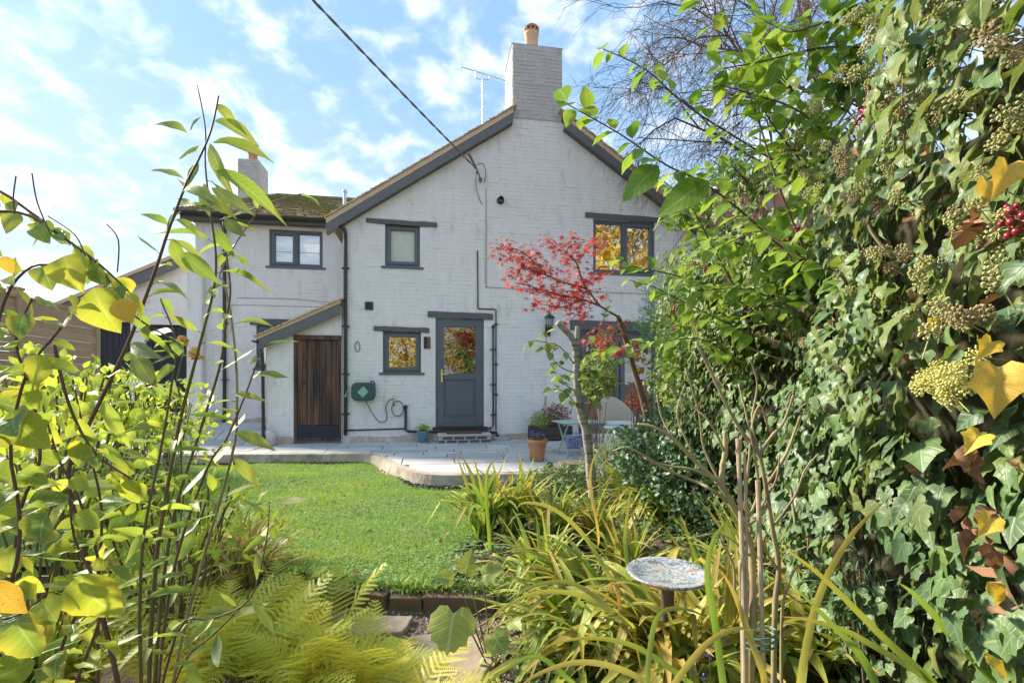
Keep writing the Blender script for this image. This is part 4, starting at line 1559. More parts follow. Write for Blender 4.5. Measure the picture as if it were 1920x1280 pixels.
# ------------------------------------------------------------------ outbuilding, fence, neighbour
ob = empty('outbuilding', hw(-7.2, 3.4, 0.3), A, 'low white outbuilding with black doors and a single sloping roof', 'garage')
OO = Vector((-7.2, 3.4, 0.3))


def ot(mb):
    mb.v = [(x - OO.x, y - OO.y, z - OO.z) for x, y, z in mb.v]
    return mb


OX0, OX1 = -9.0, -5.02


def otop(x):
    return min(3.10 + .50 * (x + 7.55), 4.05) if x < -5.65 else 4.05


OOPEN = [(-7.58, -6.92, .4, 2.55), (-6.62, -5.72, .4, 2.50)]
ow = MB()
wall_mesh(ow, [OX0, -8.2, -7.58, -6.92, -6.62, -5.72, -5.65, OX1], otop, OOPEN, 3.0, .1)
ow.add([(OX0, 3, .1), (OX0, 6, .1), (OX0, 6, otop(OX0)), (OX0, 3, otop(OX0))], [(0, 3, 2, 1)])
owall = obj('wall', ot(ow), PAINT, ob)
bk = MB()
brickwork(bk, OX0, OX1, .4, otop, OOPEN, 3.0, 51, topmax=4.2)
obj('brickwork', ot(bk), PAINT, owall, kind='stuff')
for (a, b, z0, z1) in OOPEN:
    dm = MB().box(a, b, 3.10, 3.13, z0, z1)
    od = obj('door', ot(dm), MATS['black_wood'], ob)
    x_ = a
    while x_ < b - .02:
        x2 = min(b, x_ + .13)
        obj('plank', ot(MB().box(x_ + .004, x2 - .004, 3.07, 3.10, z0 + .03, z1 - .03)), MATS['black_wood'], od)
        x_ = x2
    obj('brace', ot(MB().add([(a + .05, 3.06, z0 + .9), (a + .13, 3.06, z0 + .9), (b - .05, 3.06, z1 - .35), (b - .13, 3.06, z1 - .35)], [(0, 1, 2, 3)])), MATS['black_wood'], od)
bp = [(-8.6, 3.10 + .5 * (-1.05) + .12), (-5.80, 3.10 + .5 * 1.75 + .12), (-5.80, 3.10 + .5 * 1.75 - .14), (-8.6, 3.10 - .525 - .14)]
obj('bargeboard', ot(MB().prism(bp, 2.82, 2.86)), MATS['grey_board'], ob)
bp2 = [(x, z + .06) if i < 2 else (x, z + .22) for i, (x, z) in enumerate(bp)]
obj('roof', ot(MB().prism([(-8.66, 2.68), (-5.74, 4.12), (-5.74, 4.20), (-8.66, 2.76)], 2.78, 6.1)), MATS['clay_tile'], ob)

fence = empty('fence', (-7.1, 6.4, .2), label='tan wooden panel fence with horizontal boards and capped posts', cat='fence')
FA, FB = Vector((-6.55, 5.0, 0)), Vector((-7.35, 8.5, 0))
fd = (FB - FA).normalized()
Lf = (FB - FA).length
MF = Matrix.Translation(FA - fence.location) @ Matrix.Rotation(math.atan2(fd.y, fd.x), 4, 'Z')
for i in range(15):
    zb = .45 + i * .125
    o = obj('slat', MB().box(.03, Lf * .5 - .05, -.012 - (i % 2) * .02, .006 - (i % 2) * .02, zb, zb + .118, MF), MATS['fence_wood'], fence)
    o = obj('slat', MB().box(Lf * .5 + .05, Lf - .05, -.012 - (i % 2) * .02, .006 - (i % 2) * .02, zb, zb + .118, MF), MATS['fence_wood'], fence)
for k in (0, .5, 1):
    p = obj('post', MB().box(Lf * k - .05, Lf * k + .05, -.05, .05, -.2, 2.44, MF), MATS['fence_wood'], fence)
    obj('post_cap', MB().box(Lf * k - .065, Lf * k + .065, -.065, .065, 2.44, 2.475, MF), MATS['fence_wood'], p)
obj('capping_rail', MB().box(0.055, Lf * .5 - .055, -.04, .04, 2.33, 2.37, MF).box(Lf * .5 + .055, Lf - .055, -.04, .04, 2.33, 2.37, MF), MATS['fence_wood'], fence)

nb = empty('neighbouring_house', hw(8.6, .9, 0), A, 'red brick neighbouring house with dark verge behind the ivy hedge', 'house')
NO = Vector((8.6, .9, 0))


def nt_(mb):
    mb.v = [(x - NO.x, y - NO.y, z - NO.z) for x, y, z in mb.v]
    return mb


def ntop(x):
    return 5.35 + .42 * (x - 6.2) if x < 10 else 6.95 - .42 * (x - 10)


NW = MB()
wall_mesh(NW, [6.0, 10, 13], ntop, [], .9, 0)
NW.add([(6.0, .9, 0), (6.0, 7, 0), (6.0, 7, ntop(6)), (6.0, .9, ntop(6))], [(0, 3, 2, 1)])
nwall = obj('wall', nt_(NW), MATS['lime_mortar'], nb)
bk = MB()
brickwork(bk, 6.0, 13.0, 1.0, ntop, [], .9, 61, rough=.6, topmax=6.4)
obj('brickwork', nt_(bk), MATS['red_brick'], nwall, kind='stuff')
obj('roof', nt_(MB().prism([(5.9, 5.27), (10, 7.0), (14, 5.32), (14, 5.44), (10, 7.12), (5.9, 5.39)], .70, 7)), MATS['black_plastic'], nb)
for x_ in (8.0, 8.75):
    obj('render_strip', nt_(MB().box(x_ - .12, x_ + .12, .82, .89, 2.0, ntop(x_) - .14)), MATS['kerb_concrete'], nb)
    obj('beam_end', nt_(MB().box(x_ - .22, x_ + .18, .62, .80, ntop(x_) - .02, ntop(x_) + .22)), MATS['black_wood'], nb)
pipe([Vector(p) - NO for p in ((6.35, .82, 4.2), (6.35, .82, 2))], .045, nb, k=1)

# ------------------------------------------------------------------ aerial, power line, lantern
ae = empty('television_aerial', hw(1.16, 1.5, 6.61), A, 'thin metal television aerial on a pole above the roof', 'aerial')
obj('mast', MB().tube([(0, 0, -.6), (0, 0, 1.50)], .016, 8), MATS['aluminium'], ae)
bo = obj('boom', MB().tube([(-.47, 0, 1.73), (.62, 0, 1.50)], .011, 6), MATS['aluminium'], ae)
for i in range(16):
    t = i / 15
    x_, z_ = -.47 + 1.09 * t, 1.73 - .23 * t
    obj('element', MB().tube([(x_, -.10, z_ + .02), (x_, .10, z_ + .02)], .0045, 4).tube([(x_, 0, z_), (x_, 0, z_ + .045)], .0035, 4), MATS['aluminium'], bo)
obj('reflector', MB().tube([(-.47, -.1, 1.62), (-.49, -.1, 1.86)], .005, 4).tube([(-.47, .1, 1.62), (-.49, .1, 1.86)], .005, 4).tube([(-.48, -.1, 1.72), (-.48, .1, 1.72)], .005, 4), MATS['aluminium'], bo)
obj('bracket', MB().tube([(-.16, 0, 1.66), (-.16, 0, 1.52), (-.10, 0, 1.49), (.10, 0, 1.49), (.16, 0, 1.53), (.16, 0, 1.60)], .011, 6), MATS['aluminium'], ae)

p0 = hw(.87, -.16, 5.30)
pw = empty('power_cable', p0, label='twisted overhead power cable running from the gable towards upper left', cat='cable')
p1 = at(598, 0, 6.0)
dr_ = (p1 - p0)
p2 = p0 + dr_ * 2.6
pts = []
for i in range(25):
    t = i / 24
    p = p0.lerp(p2, t)
    p.z -= .35 * (t * (1 - t)) * 1.0 - .35 * (1 / 2.6) * (1 - 1 / 2.6) * (t * 2.6 if t < 1 / 2.6 else 1) * 0
    pts.append(p)
for ph in (0, math.pi):
    mb = MB()
    q = []
    for i in range(121):
        t = i / 120
        k = t * 24
        a = int(min(23, k))
        p = pts[a].lerp(pts[a + 1], k - a)
        an = ph + i * 1.1
        q.append(p + Vector((math.cos(an) * .009, 0, math.sin(an) * .009)))
    mb.tube(q, .011, 5)
    obj('conductor', mb, MATS['log_bark'], pw, world=True)
fx = MB().tube([hw(.97, .0, 5.12), hw(.95, -.10, 5.14), hw(.90, -.15, 5.24), p0], .016, 6)
fx.tube([p0, hw(.70, -.32, 5.52)], [.02, .03], 6)
fx.tube(smooth_pts([hw(.84, -.17, 5.36), hw(.98, -.15, 5.42), hw(1.06, -.08, 5.30), hw(1.04, -.03, 5.12)]), .009, 5)
fx.tube(smooth_pts([hw(.88, -.15, 5.28), hw(.86, -.06, 5.08), hw(.92, -.02, 4.82), hw(1.0, -.02, 4.66)]), .007, 5)
fx.ball(hw(.95, -.08, 5.14), .04, 6, 5).ball(hw(.88, -.14, 5.25), .03, 6, 5)
obj('wall_anchor', fx, MATS['log_bark'], pw, world=True)

ln_ = empty('wall_lantern', hw(2.33, -.01, 2.3), A, 'small black carriage lantern fixed to the white wall', 'lantern')
obj('bracket', MB().box(-.05, .05, -.02, 0, -.22, .02).tube(smooth_pts([(0, -.02, -.16), (0, -.12, -.19), (0, -.16, -.12)]), .012, 6), MATS['black_plastic'], ln_)
obj('base', MB().lathe([(.03, -.12), (.07, -.08), (.075, -.06), (.05, -.05)], (0, -.16, 0), 8), MATS['black_plastic'], ln_)
obj('glass', MB().lathe([(.055, -.05), (.085, .13)], (0, -.16, 0), 6), MATS['lamp_glass'], ln_)
cg = MB()
for j in range(6):
    t = 2 * math.pi * j / 6
    cg.tube([(.057 * math.cos(t), -.16 + .057 * math.sin(t), -.05), (.088 * math.cos(t), -.16 + .088 * math.sin(t), .13)], .006, 4)
obj('cage', cg, MATS['black_plastic'], ln_)
obj('cap', MB().lathe([(.115, .13), (.11, .145), (.04, .20), (.02, .215), (.022, .235), (.0, .26)], (0, -.16, 0), 8), MATS['black_plastic'], ln_)

# ------------------------------------------------------------------ things against the wall and on the patio
hr = empty('hose_reel', hw(-1.26, 0, .97), A, 'dark green wall-mounted garden hose reel with pale square panel', 'hose reel')
rp = []
for i in range(24):
    t = 2 * math.pi * i / 24
    cx_, sz_ = math.cos(t), math.sin(t)
    rp.append((.215 * math.copysign(abs(cx_) ** .45, cx_), .175 * math.copysign(abs(sz_) ** .5, sz_)))
obj('casing', MB().prism(rp, -.22, -.03), MATS['reel_green'], hr, bevel=.03)
rd = [(-.10, -.012), (.0, -.11), (.10, .0), (.01, .105)]
obj('square_panel', MB().prism(rd, -.23, -.221), MATS['reel_label'], hr, bevel=.003)
obj('rib', MB().prism([(-.2, -.12), (-.1, -.02), (-.115, .0), (-.21, -.09)], -.226, -.219).prism([(.02, .1), (.2, -.02), (.21, .0), (.03, .12)], -.226, -.219), MATS['reel_green'], hr)
obj('carry_handle', MB().tube(smooth_pts([(.12, -.12, .16), (.15, -.12, .20), (.19, -.12, .18), (.20, -.12, .12)]), .014, 6), MATS['reel_green'], hr)
obj('wall_bracket', MB().box(-.12, .12, -.035, -.004, -.12, .12), MATS['black_plastic'], hr)
obj('hose', MB().tube(smooth_pts([(.02, -.20, -.11), (.08, -.15, -.25), (.18, -.10, -.45), (.30, -.08, -.585), (.41, -.08, -.55), (.42, -.08, -.42), (.40, -.08, -.30), (.46, -.08, -.18), (.54, -.09, -.14)], 6), .010, 6), MATS['hose_green'], hr, smooth=True)
obj('nozzle', MB().tube(smooth_pts([(-.20, -.10, .11), (-.28, -.09, .06), (-.31, -.09, -.02), (-.34, -.09, -.10)]), [.008] * 10 + [.02, .022, .018], 6), MATS['reel_label'], hr)

tp = empty('garden_tap', hw(-.72, 0, .84), A, 'small outdoor tap with a coiled dark hose hanging below', 'tap')
obj('tap_body', MB().tube([(0, 0, 0), (0, -.09, 0)], .014, 8).tube([(0, -.07, .02), (0, -.07, -.07)], .013, 8).box(-.03, .03, -.08, -.06, .035, .05).tube([(0, -.07, .0), (0, -.07, .04)], .007, 6), MATS['brass'], tp)
cp_ = [(.0, -.07, -.07), (.02, -.07, -.14)]
for i in range(15):
    t = R(150 - i * 25)
    cp_.append((.08 + .11 * math.cos(t), -.05 - .02 * (i % 2), -.20 + .145 * math.sin(t)))
obj('hose_coil', MB().tube(smooth_pts(cp_), .010, 6), MATS['hose_green'], tp, smooth=True)

rg = obj('hanging_ring', MB().tube([Vector((.045 * math.cos(t), -.015, .095 * math.sin(t))) for t in np.linspace(0, 2 * math.pi, 22)], .006, 5).tube([(0, 0, .1), (0, -.02, .1)], .008, 6), MATS['black_plastic'])
rg.matrix_world = MH @ Matrix.Translation((-1.39, 0, 1.82))
tag(rg, 'thin dark oval ring hanging on the wall near the downpipe', 'ring')

st = empty('door_step', hw(.61, -.25, 0), A, 'low brick door step with pale mortar and stone top', 'step')
obj('step_core', MB().box(-.48, .50, -.20, .20, -.01, .135), MATS['pale_mortar'], st)
for row in range(2):
    x_ = -.48 + (.06 if row else -.08)
    while x_ < .49:
        a, b = max(-.475, x_ + .02), min(.495, x_ + .20)
        if b - a > .04:
            obj('brick', MB().box(a, b, -.212, -.19, .015 + row * .062, .058 + row * .062), MATS['step_dark'], st, bevel=.003)
        x_ += .215
obj('step_top', MB().box(-.50, .52, -.225, .21, .135, .165), MATS['pale_mortar'], st, bevel=.006)
dm_ = obj('doormat', MB().box(-.33, .33, -.14, .14, 0, .028), MATS['mat_fibre'], bevel=.004)
dm_.matrix_world = MH @ Matrix.Translation((.62, -.24, .166))
tag(dm_, 'brown coir doormat lying on the brick door step', 'doormat')
dc = obj('drain_cover', MB().lathe([(0, .06), (.15, .06), (.17, .045), (.18, 0)], (0, 0, 0), 20), MATS['lead'])
dc.matrix_world = MH @ Matrix.Translation((1.36, -.16, .005)) @ Matrix.Diagonal((1.0, .75, 1, 1))
tag(dc, 'round grey drain cover at the wall beside the step', 'drain cover')


def pot(name, loc, prof, m, label, cat, soil_z, soil_r, rim=None):
    e = empty(name, loc, label=label, cat=cat)
    obj('pot', MB().lathe(prof, (0, 0, 0), 28), MATS[m], e, smooth=True)
    obj('compost', MB().lathe([(0, soil_z + .01), (soil_r, soil_z)], (0, 0, 0), 16), MATS['soil'], e)
    return e


P_ = hw(-.16, -.22, .006)
bpot = pot('plant_pot', P_, [(0, 0), (.082, 0), (.10, .19), (.108, .20), (.108, .215), (.095, .215), (.09, .18)], 'blue_glaze', 'blue glazed pot with a small green plant beside the door', 'plant pot', .18, .092)
f_ = Fol(T_SMALL + T_OVATE, MATS['lime_leaf'])
for i in range(150):
    d = Vector((U(-1, 1), U(-1, 1), U(.2, 1.4))).normalized()
    f_.add(P_ + Vector((0, 0, .18)) + d * U(.03, .15), d + rv(.5), Vector((0, 0, 1)) + rv(.5), U(.03, .06))
f_.joined('leaves', bpot)
P_ = at(1007, 864, 7.0)
P_.z = .006
tpot = pot('flower_pot', P_, [(0, 0), (.10, 0), (.118, .12), (.135, .26), (.152, .265), (.156, .31), (.148, .315), (.135, .31), (.13, .24)], 'terracotta', 'terracotta flower pot with violet flowers at the patio edge', 'flower pot', .28, .132)
f_ = Fol(T_SMALL, MATS['cover_leaf'])
for i in range(130):
    d = Vector((U(-1, 1), U(-1, 1), U(.2, 1.2))).normalized()
    f_.add(P_ + Vector((0, 0, .27)) + d * U(.03, .13), d + rv(.5), Vector((0, 0, 1)) + rv(.5), U(.025, .05))
f_.joined('leaves', tpot)
f_ = Fol(T_SMALL, MATS['petal_violet'])
for i in range(150):
    c = rng.choice([(-.07, .02, .40), (.01, -.03, .37), (.06, .02, .39), (.09, -.02, .36)])
    f_.add(P_ + Vector(c) + rv(.03), rv(1), rv(1), U(.015, .03))
f_.joined('flowers', tpot)

wcn = empty('watering_can', hw(-2.86, -.22, .01), A + .0, 'cream metal watering can beside the lean-to wall', 'watering can')
obj('body', MB().lathe([(0, 0), (.088, 0), (.085, .24), (.078, .25), (.04, .26)], (0, 0, 0), 20), MATS['galv'], wcn, smooth=True)
obj('spout', MB().tube([(-.07, 0, .05), (-.16, 0, .13), (-.26, 0, .23)], [.022, .016, .012], 8), MATS['galv'], wcn)
obj('rose', MB().tube([(-.26, 0, .23), (-.29, 0, .255)], [.014, .035], 10), MATS['galv'], wcn)
obj('handle', MB().tube(smooth_pts([(.08, 0, .04), (.14, 0, .10), (.15, 0, .17), (.085, 0, .22)]), .008, 6).tube(smooth_pts([(-.02, 0, .255), (-.03, 0, .33), (.02, 0, .36), (.06, 0, .26)]), .008, 6), MATS['galv'], wcn)

# planted trough against the wall
tg = empty('planter_trough', hw(2.30, -.28, 0), A, 'dark wooden trough planted with green and reddish bushes', 'planter')
tbx = MB()
frame_ring(tbx, -.38, .42, .03, .29, .02, -.02, -.018)
for z_ in (.03, .118, .206):
    obj('board', MB().box(-.38, .42, -.18, -.158, z_, z_ + .084), MATS['trough_wood'], tg, bevel=.003)
    obj('board', MB().box(-.38, .42, .158, .18, z_, z_ + .084), MATS['trough_wood'], tg)
    for x_ in (-.40, .40):
        obj('board', MB().box(x_, x_ + .02, -.157, .157, z_, z_ + .084), MATS['trough_wood'], tg)
obj('compost', MB().box(-.378, .398, -.156, .156, .03, .26), MATS['soil'], tg)
TGW = hw(2.30, -.28, .27)
ax_ = Vector((math.cos(A), math.sin(A), 0))


def bush(root, c, rx, ry, rz, n, tmpl, m, size, name='leaves', upb=.4, shell=.45, stems=0, stem_m='twig_bark', flat=0.0, base=None):
    f_ = Fol(tmpl, MATS[m])
    for i in range(n):
        d = rv(1)
        while d.length > 1 or d.length < .05:
            d = rv(1)
        d.normalize()
        r_ = shell + (1 - shell) * rng.random() ** .5
        lump = 1 + .18 * math.sin(d.x * 7 + c[0] * 3) * math.sin(d.y * 6 + 1) + .14 * math.sin(d.z * 9 + d.x * 4)
        p = Vector(c) + Vector((d.x * rx, d.y * ry, d.z * rz)) * r_ * lump
        ld = d * .7 + rv(.8) + Vector((0, 0, upb))
        f_.add(p, ld, d + Vector((0, -.2, .6)) + rv(.7), size * U(.6, 1.25))
    o = f_.joined(name, root)
    if stems:
        sm = MB()
        b = Vector(base) if base is not None else Vector(c) - Vector((0, 0, rz))
        for i in range(stems):
            d = rv(1)
            d.z = abs(d.z) + .4
            d.normalize()
            e = Vector(c) + Vector((d.x * rx, d.y * ry, d.z * rz)) * U(.6, .95)
            sm.tube(smooth_pts([b + rv(.03), b.lerp(e, .5) + rv(.06), e], 3), U(.003, .006), 4)
        obj('stems', sm, MATS[stem_m], root, world=True)
    return f_


bush(tg, TGW + ax_ * -.22 + Vector((0, 0, .12)), .20, .17, .17, 420, T_SMALL, 'lime_leaf', .04, name='green_plant', stems=10)
bush(tg, TGW + ax_ * .15 + Vector((0, 0, .19)), .30, .18, .24, 800, T_SMALL, 'heather_red', .045, name='reddish_plant', stems=14)
bush(tg, TGW + ax_ * .30 + Vector((0, -.15, .02)), .10, .08, .10, 60, T_IVY[3:], 'lime_leaf', .06, name='trailing_plant')
cn = MB()
for k in range(5):
    t = k * 1.25
    cn.tube([TGW + ax_ * (-.12 + .13 * math.cos(t)) + Vector((0, .12 * math.sin(t), -.05)), TGW + ax_ * -.10 + Vector((.01 * k, 0, .60))], .006, 5)
obj('cane_wigwam', cn, MATS['bamboo'], tg, world=True)

# mint folding table and chairs
def mint_table(loc, rz, label):
    e = empty('folding_table', loc, rz, label, 'table')
    obj('table_top', MB().box(-.36, .36, -.30, .30, .50, .52), MATS['mint_metal'], e, bevel=.006)
    for x_ in (-.28, .28):
        obj('leg', MB().tube([(x_, -.27, .50), (x_, .20, .0)], .012, 6), MATS['mint_metal'], e)
        obj('leg', MB().tube([(x_ * .9, .27, .50), (x_ * .9, -.20, .0)], .012, 6), MATS['mint_metal'], e)
    return e


pt = at(1085, 797, 7.7)
mint_table((pt.x, pt.y, .004), .25, 'rectangular mint green folding table behind the silver-barked tree')
pr_ = at(1172, 803, 6.9)
rt2 = empty('bistro_table', (pr_.x, pr_.y, .004), 0, 'round pale mint bistro table near the patio doors', 'table')
obj('table_top', MB().lathe([(0, .49), (.30, .49), (.31, .50), (.31, .515), (0, .515)], (0, 0, 0), 28), MATS['mint_metal'], rt2)
for k in range(4):
    t = k * math.pi / 2 + .5
    obj('leg', MB().tube(smooth_pts([(.05 * math.cos(t), .05 * math.sin(t), .49), (.08 * math.cos(t), .08 * math.sin(t), .25), (.24 * math.cos(t), .24 * math.sin(t), 0)]), .011, 6), MATS['mint_metal'], rt2)
pc = at(1160, 790, 8.0)
rc = empty('rattan_chair', (pc.x, pc.y, .004), .3, 'beige rattan tub chair with rounded back near the patio doors', 'chair')
bk_ = MB()
for i in range(17):
    t = R(-10 + 200 * i / 16)
    h_ = .50 + .38 * math.sin(max(0, min(math.pi, t)))
    for (r_, z_) in ((.33, .40), (.36, h_), (.33, h_ + .02), (.30, h_), (.29, .40)):
        bk_.v.append((r_ * math.cos(t), r_ * math.sin(t), z_))
    if i:
        a = 5 * (i - 1)
        for k in range(4):
            bk_.f.append((a + k, a + 5 + k, a + 6 + k, a + 1 + k))
obj('backrest', bk_, MATS['rattan'], rc, smooth=True)
obj('seat', MB().lathe([(0, .42), (.31, .42), (.33, .38), (.31, .34), (0, .34)], (0, 0, 0), 20), MATS['rattan'], rc)
obj('cushion', MB().lathe([(0, .50), (.22, .49), (.27, .46), (.26, .42)], (0, 0, 0), 20), MATS['cushion'], rc, smooth=True)
for k in range(4):
    t = k * math.pi / 2 + .78
    obj('leg', MB().tube([(.25 * math.cos(t), .25 * math.sin(t), .36), (.29 * math.cos(t), .29 * math.sin(t), 0)], .018, 6), MATS['rattan'], rc)
pb = at(1082, 815, 8.4)
bb = obj('ceramic_box', MB().box(-.20, .20, -.10, .10, 0, .22), MATS['cobalt'], bevel=.012)
bb.matrix_world = MH.inverted().inverted() @ Matrix.Translation(to_h((pb.x, pb.y, .006)))
tag(bb, 'blue and white ceramic planter box standing below the mint table', 'planter')

# stump and slate stake at the patio corner
ps = at(1075, 868, 6.3)
sp_ = empty('tree_stump', (ps.x, ps.y, -.16), label='low mossy log stump at the patio corner', cat='stump')
obj('log', MB().lathe([(.24, 0), (.22, .1), (.215, .23), (.20, .27), (.1, .28), (0, .28)], (0, 0, 0), 16), MATS['log_bark'], sp_)
pk = at(1030, 880, 6.2)
sk = obj('slate_stake', MB().prism([(-.045, 0), (.045, 0), (.05, .24), (.03, .29), (-.02, .30), (-.05, .25)], -.02, .02), MATS['step_dark'], bevel=.006)
sk.location = (pk.x, pk.y, -.17)
tag(sk, 'dark upright slate stake beside the low log stump', 'stake')

# bird bath
bbp = at(1252, 1073, 2.2)
bx_ = empty('bird_bath', (bbp.x, bbp.y, -.33), label='round mosaic bird bath dish on a dark post among strap leaves', cat='bird bath')
HB = bbp.z + .33
mm = bpy.data.materials.new('mosaic')
MATS['mosaic'] = mm
mm.use_nodes = True
t_ = mm.node_tree
pp = t_.nodes['Principled BSDF']
tcn = nd(t_, 'ShaderNodeTexCoord')
vo = nd(t_, 'ShaderNodeTexVoronoi')
vo.inputs['Scale'].default_value = 95
t_.links.new(tcn.outputs['Object'], vo.inputs['Vector'])
ve = nd(t_, 'ShaderNodeTexVoronoi', feature='DISTANCE_TO_EDGE')
ve.inputs['Scale'].default_value = 95
t_.links.new(tcn.outputs['Object'], ve.inputs['Vector'])
big = nd(t_, 'ShaderNodeTexVoronoi')
big.inputs['Scale'].default_value = 21
bmp = nd(t_, 'ShaderNodeMapping')
bmp.inputs['Scale'].default_value = (.55, 1.3, 1)
bmp.inputs['Rotation'].default_value = (0, 0, .6)
t_.links.new(tcn.outputs['Object'], bmp.inputs[0])
t_.links.new(bmp.outputs[0], big.inputs['Vector'])
sc_ = nd(t_, 'ShaderNodeSeparateColor')
t_.links.new(vo.outputs['Color'], sc_.inputs[0])
base = ramp(t_, sc_.outputs[0], [(0, (.26, .29, .32)), (.35, (.40, .42, .43)), (.55, (.16, .22, .29)), (.75, (.46, .44, .41)), (.9, (.07, .11, .17))], 'CONSTANT')
sb_ = nd(t_, 'ShaderNodeSeparateColor')
t_.links.new(big.outputs['Color'], sb_.inputs[0])
mot = ramp(t_, sb_.outputs[1], [(0, (.02, .08, .12)), (.3, (.50, .22, .05)), (.5, (.10, .25, .33)), (.7, (.30, .08, .05)), (.85, (.05, .06, .08))], 'CONSTANT')
mk = ramp(t_, sb_.outputs[0], [(0, 0.0), (.45, 1.0)], 'CONSTANT')
dk = ramp(t_, big.outputs['Distance'], [(.38, 1.0), (.5, 0.0)])
cc = mix(t_, mth(t_, 'MULTIPLY', mth(t_, 'MULTIPLY', mk, dk), .9), base, mot)
cc = mix(t_, ramp(t_, ve.outputs['Distance'], [(.04, 1.0), (.10, 0.0)]), cc, (.42, .42, .42))
t_.links.new(cc, pp.inputs['Base Color'])
pp.inputs['Roughness'].default_value = .3
obj('dish', MB().lathe([(0, HB - .016), (.10, HB - .012), (.155, HB - .001), (.180, HB + .009), (.185, HB + .004), (.18, HB - .004), (.15, HB - .020), (.06, HB - .036), (0, HB - .038)], (0, 0, 0), 48), mm, bx_, smooth=True)
obj('post', MB().lathe([(.035, 0), (.03, .2), (.028, HB - .06), (.05, HB - .05)], (0, 0, 0), 14), MATS['twig_bark'], bx_, smooth=True)

# ------------------------------------------------------------------ PLANTS


def ppoly(pts, k=4):
    """smooth world polyline through (px, py, depth) points"""
    return smooth_pts([tuple(at(*p)) for p in pts], k)


def stem(root, pts, r0, r1, m, name='stem', n=6):
    k = len(pts)
    rr = [r0 + (r1 - r0) * i / max(1, k - 1) for i in range(k)]
    return obj(name, MB().tube(pts, rr, n), MATS[m], root, smooth=True, world=True)


def twig(mb, a, b, r, bend=.1):
    a, b = Vector(a), Vector(b)
    L = (b - a).length
    mb.tube(smooth_pts([a, a.lerp(b, .5) + rv(bend * L), b], 3), [r, r * .9, r * .85, r * .8, r * .7, r * .55, r * .4], 4, cap=False)


# ---- ivy hedge along the right boundary
def hedge_x(Y):
    return .90 + .232 * Y - .34 * sstep(2.4, 4.6, Y)


HT = Vector((.232, 1, 0)).normalized()
HN = Vector((-1, .232, 0)).normalized()


def hedge_p(s, z, dep):
    """s = distance along (world Y), z height, dep = depth into the hedge"""
    b = .10 * math.sin(s * 3.1 + z * 2.0) + .07 * math.sin(s * 7.3 - z * 4.1 + 1.0) + .05 * math.sin(z * 9 + s * 2)
    lean_ = .05 * (z - 1.0)
    p = Vector((hedge_x(s), s, z)) - HN * (dep - b + lean_ * .0)
    return p


hedge = empty('ivy_hedge', (hedge_x(3.5) + .3, 3.5, -.32), label='tall dense hedge of glossy ivy with flower heads along the right side', cat='hedge')
core = MB()  # solid dark hull added for the twig mass, blocks light and darkens the gaps
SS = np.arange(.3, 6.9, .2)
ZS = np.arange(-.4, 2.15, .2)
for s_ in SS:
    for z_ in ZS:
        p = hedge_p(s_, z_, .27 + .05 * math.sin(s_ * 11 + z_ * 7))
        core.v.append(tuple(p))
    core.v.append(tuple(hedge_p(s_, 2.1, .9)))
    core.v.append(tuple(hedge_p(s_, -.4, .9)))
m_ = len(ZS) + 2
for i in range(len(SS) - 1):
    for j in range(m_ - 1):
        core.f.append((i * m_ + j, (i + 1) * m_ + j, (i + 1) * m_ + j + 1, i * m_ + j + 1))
obj('light_blocking_core', core, MATS['hedge_core'], hedge, world=True)

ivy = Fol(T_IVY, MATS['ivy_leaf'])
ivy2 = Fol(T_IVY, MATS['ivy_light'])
N_IVY = 15000
for i in range(N_IVY):
    s_ = .55 + 6.3 * rng.random() ** 1.15
    top = 2.78 - .48 * sstep(1.7, 2.7, s_) + .16 * math.sin(s_ * 2.7) + .10 * math.sin(s_ * 6.1)
    z_ = U(-.38, top)
    dep = .22 * rng.random() ** 1.2 - .03
    if rng.random() < .07:
        z_ = top + U(0, .16)
        dep = U(0, .45)
    p = hedge_p(s_, z_, dep)
    hole = math.sin(s_ * 5.3 + z_ * 3.7) * math.sin(z_ * 6.1 - s_ * 2.9)
    if hole > .72 and rng.random() < .75:
        continue
    ld = Vector((0, 0, -1)) * U(.3, 1.1) + HN * U(.1, .7) + HT * U(-.7, .7)
    nn = HN * U(.5, 1.0) + Vector((0, 0, 1)) * U(.1, .8) + HT * U(-.6, .6)
    sz = (U(.030, .060) if rng.random() < .6 else U(.055, .088)) * (1.12 if s_ < 2.2 else 1.0) * (1.15 if z_ > .6 else .95)
    kk = rng.choice((0, 1, 2, 0, 1, 4)) if z_ > 1.0 else rng.choice((3, 4, 5, 3, 0, 4))
    pale_share = .12 + .5 * sstep(.6, 2.2, z_) + .3 * math.sin(s_ * 4.7 + z_ * 3.1) * math.sin(z_ * 2.3 + s_)  # share of yellow-green leaves, greater towards the top
    (ivy2 if rng.random() < pale_share else ivy).add(p, ld, nn, sz, k=kk, wide=U(.75, 1.15))
ivy.split(hedge, 180)
ivy2.split(hedge, 120)
# ivy stems wandering over the face
for i in range(26):
    s_, z_ = U(1.0, 4.2), U(-.2, 1.6)
    pts = [hedge_p(s_, z_, U(.0, .12))]
    ds = U(-.25, .25)
    for k in range(4):
        s_ += ds + U(-.1, .1)
        z_ += U(.08, .3)
        pts.append(hedge_p(s_, z_, U(-.02, .10)))
    stem(hedge, smooth_pts(pts), U(.004, .008), .002, 'ivy_stem', 'ivy_stem', 5)

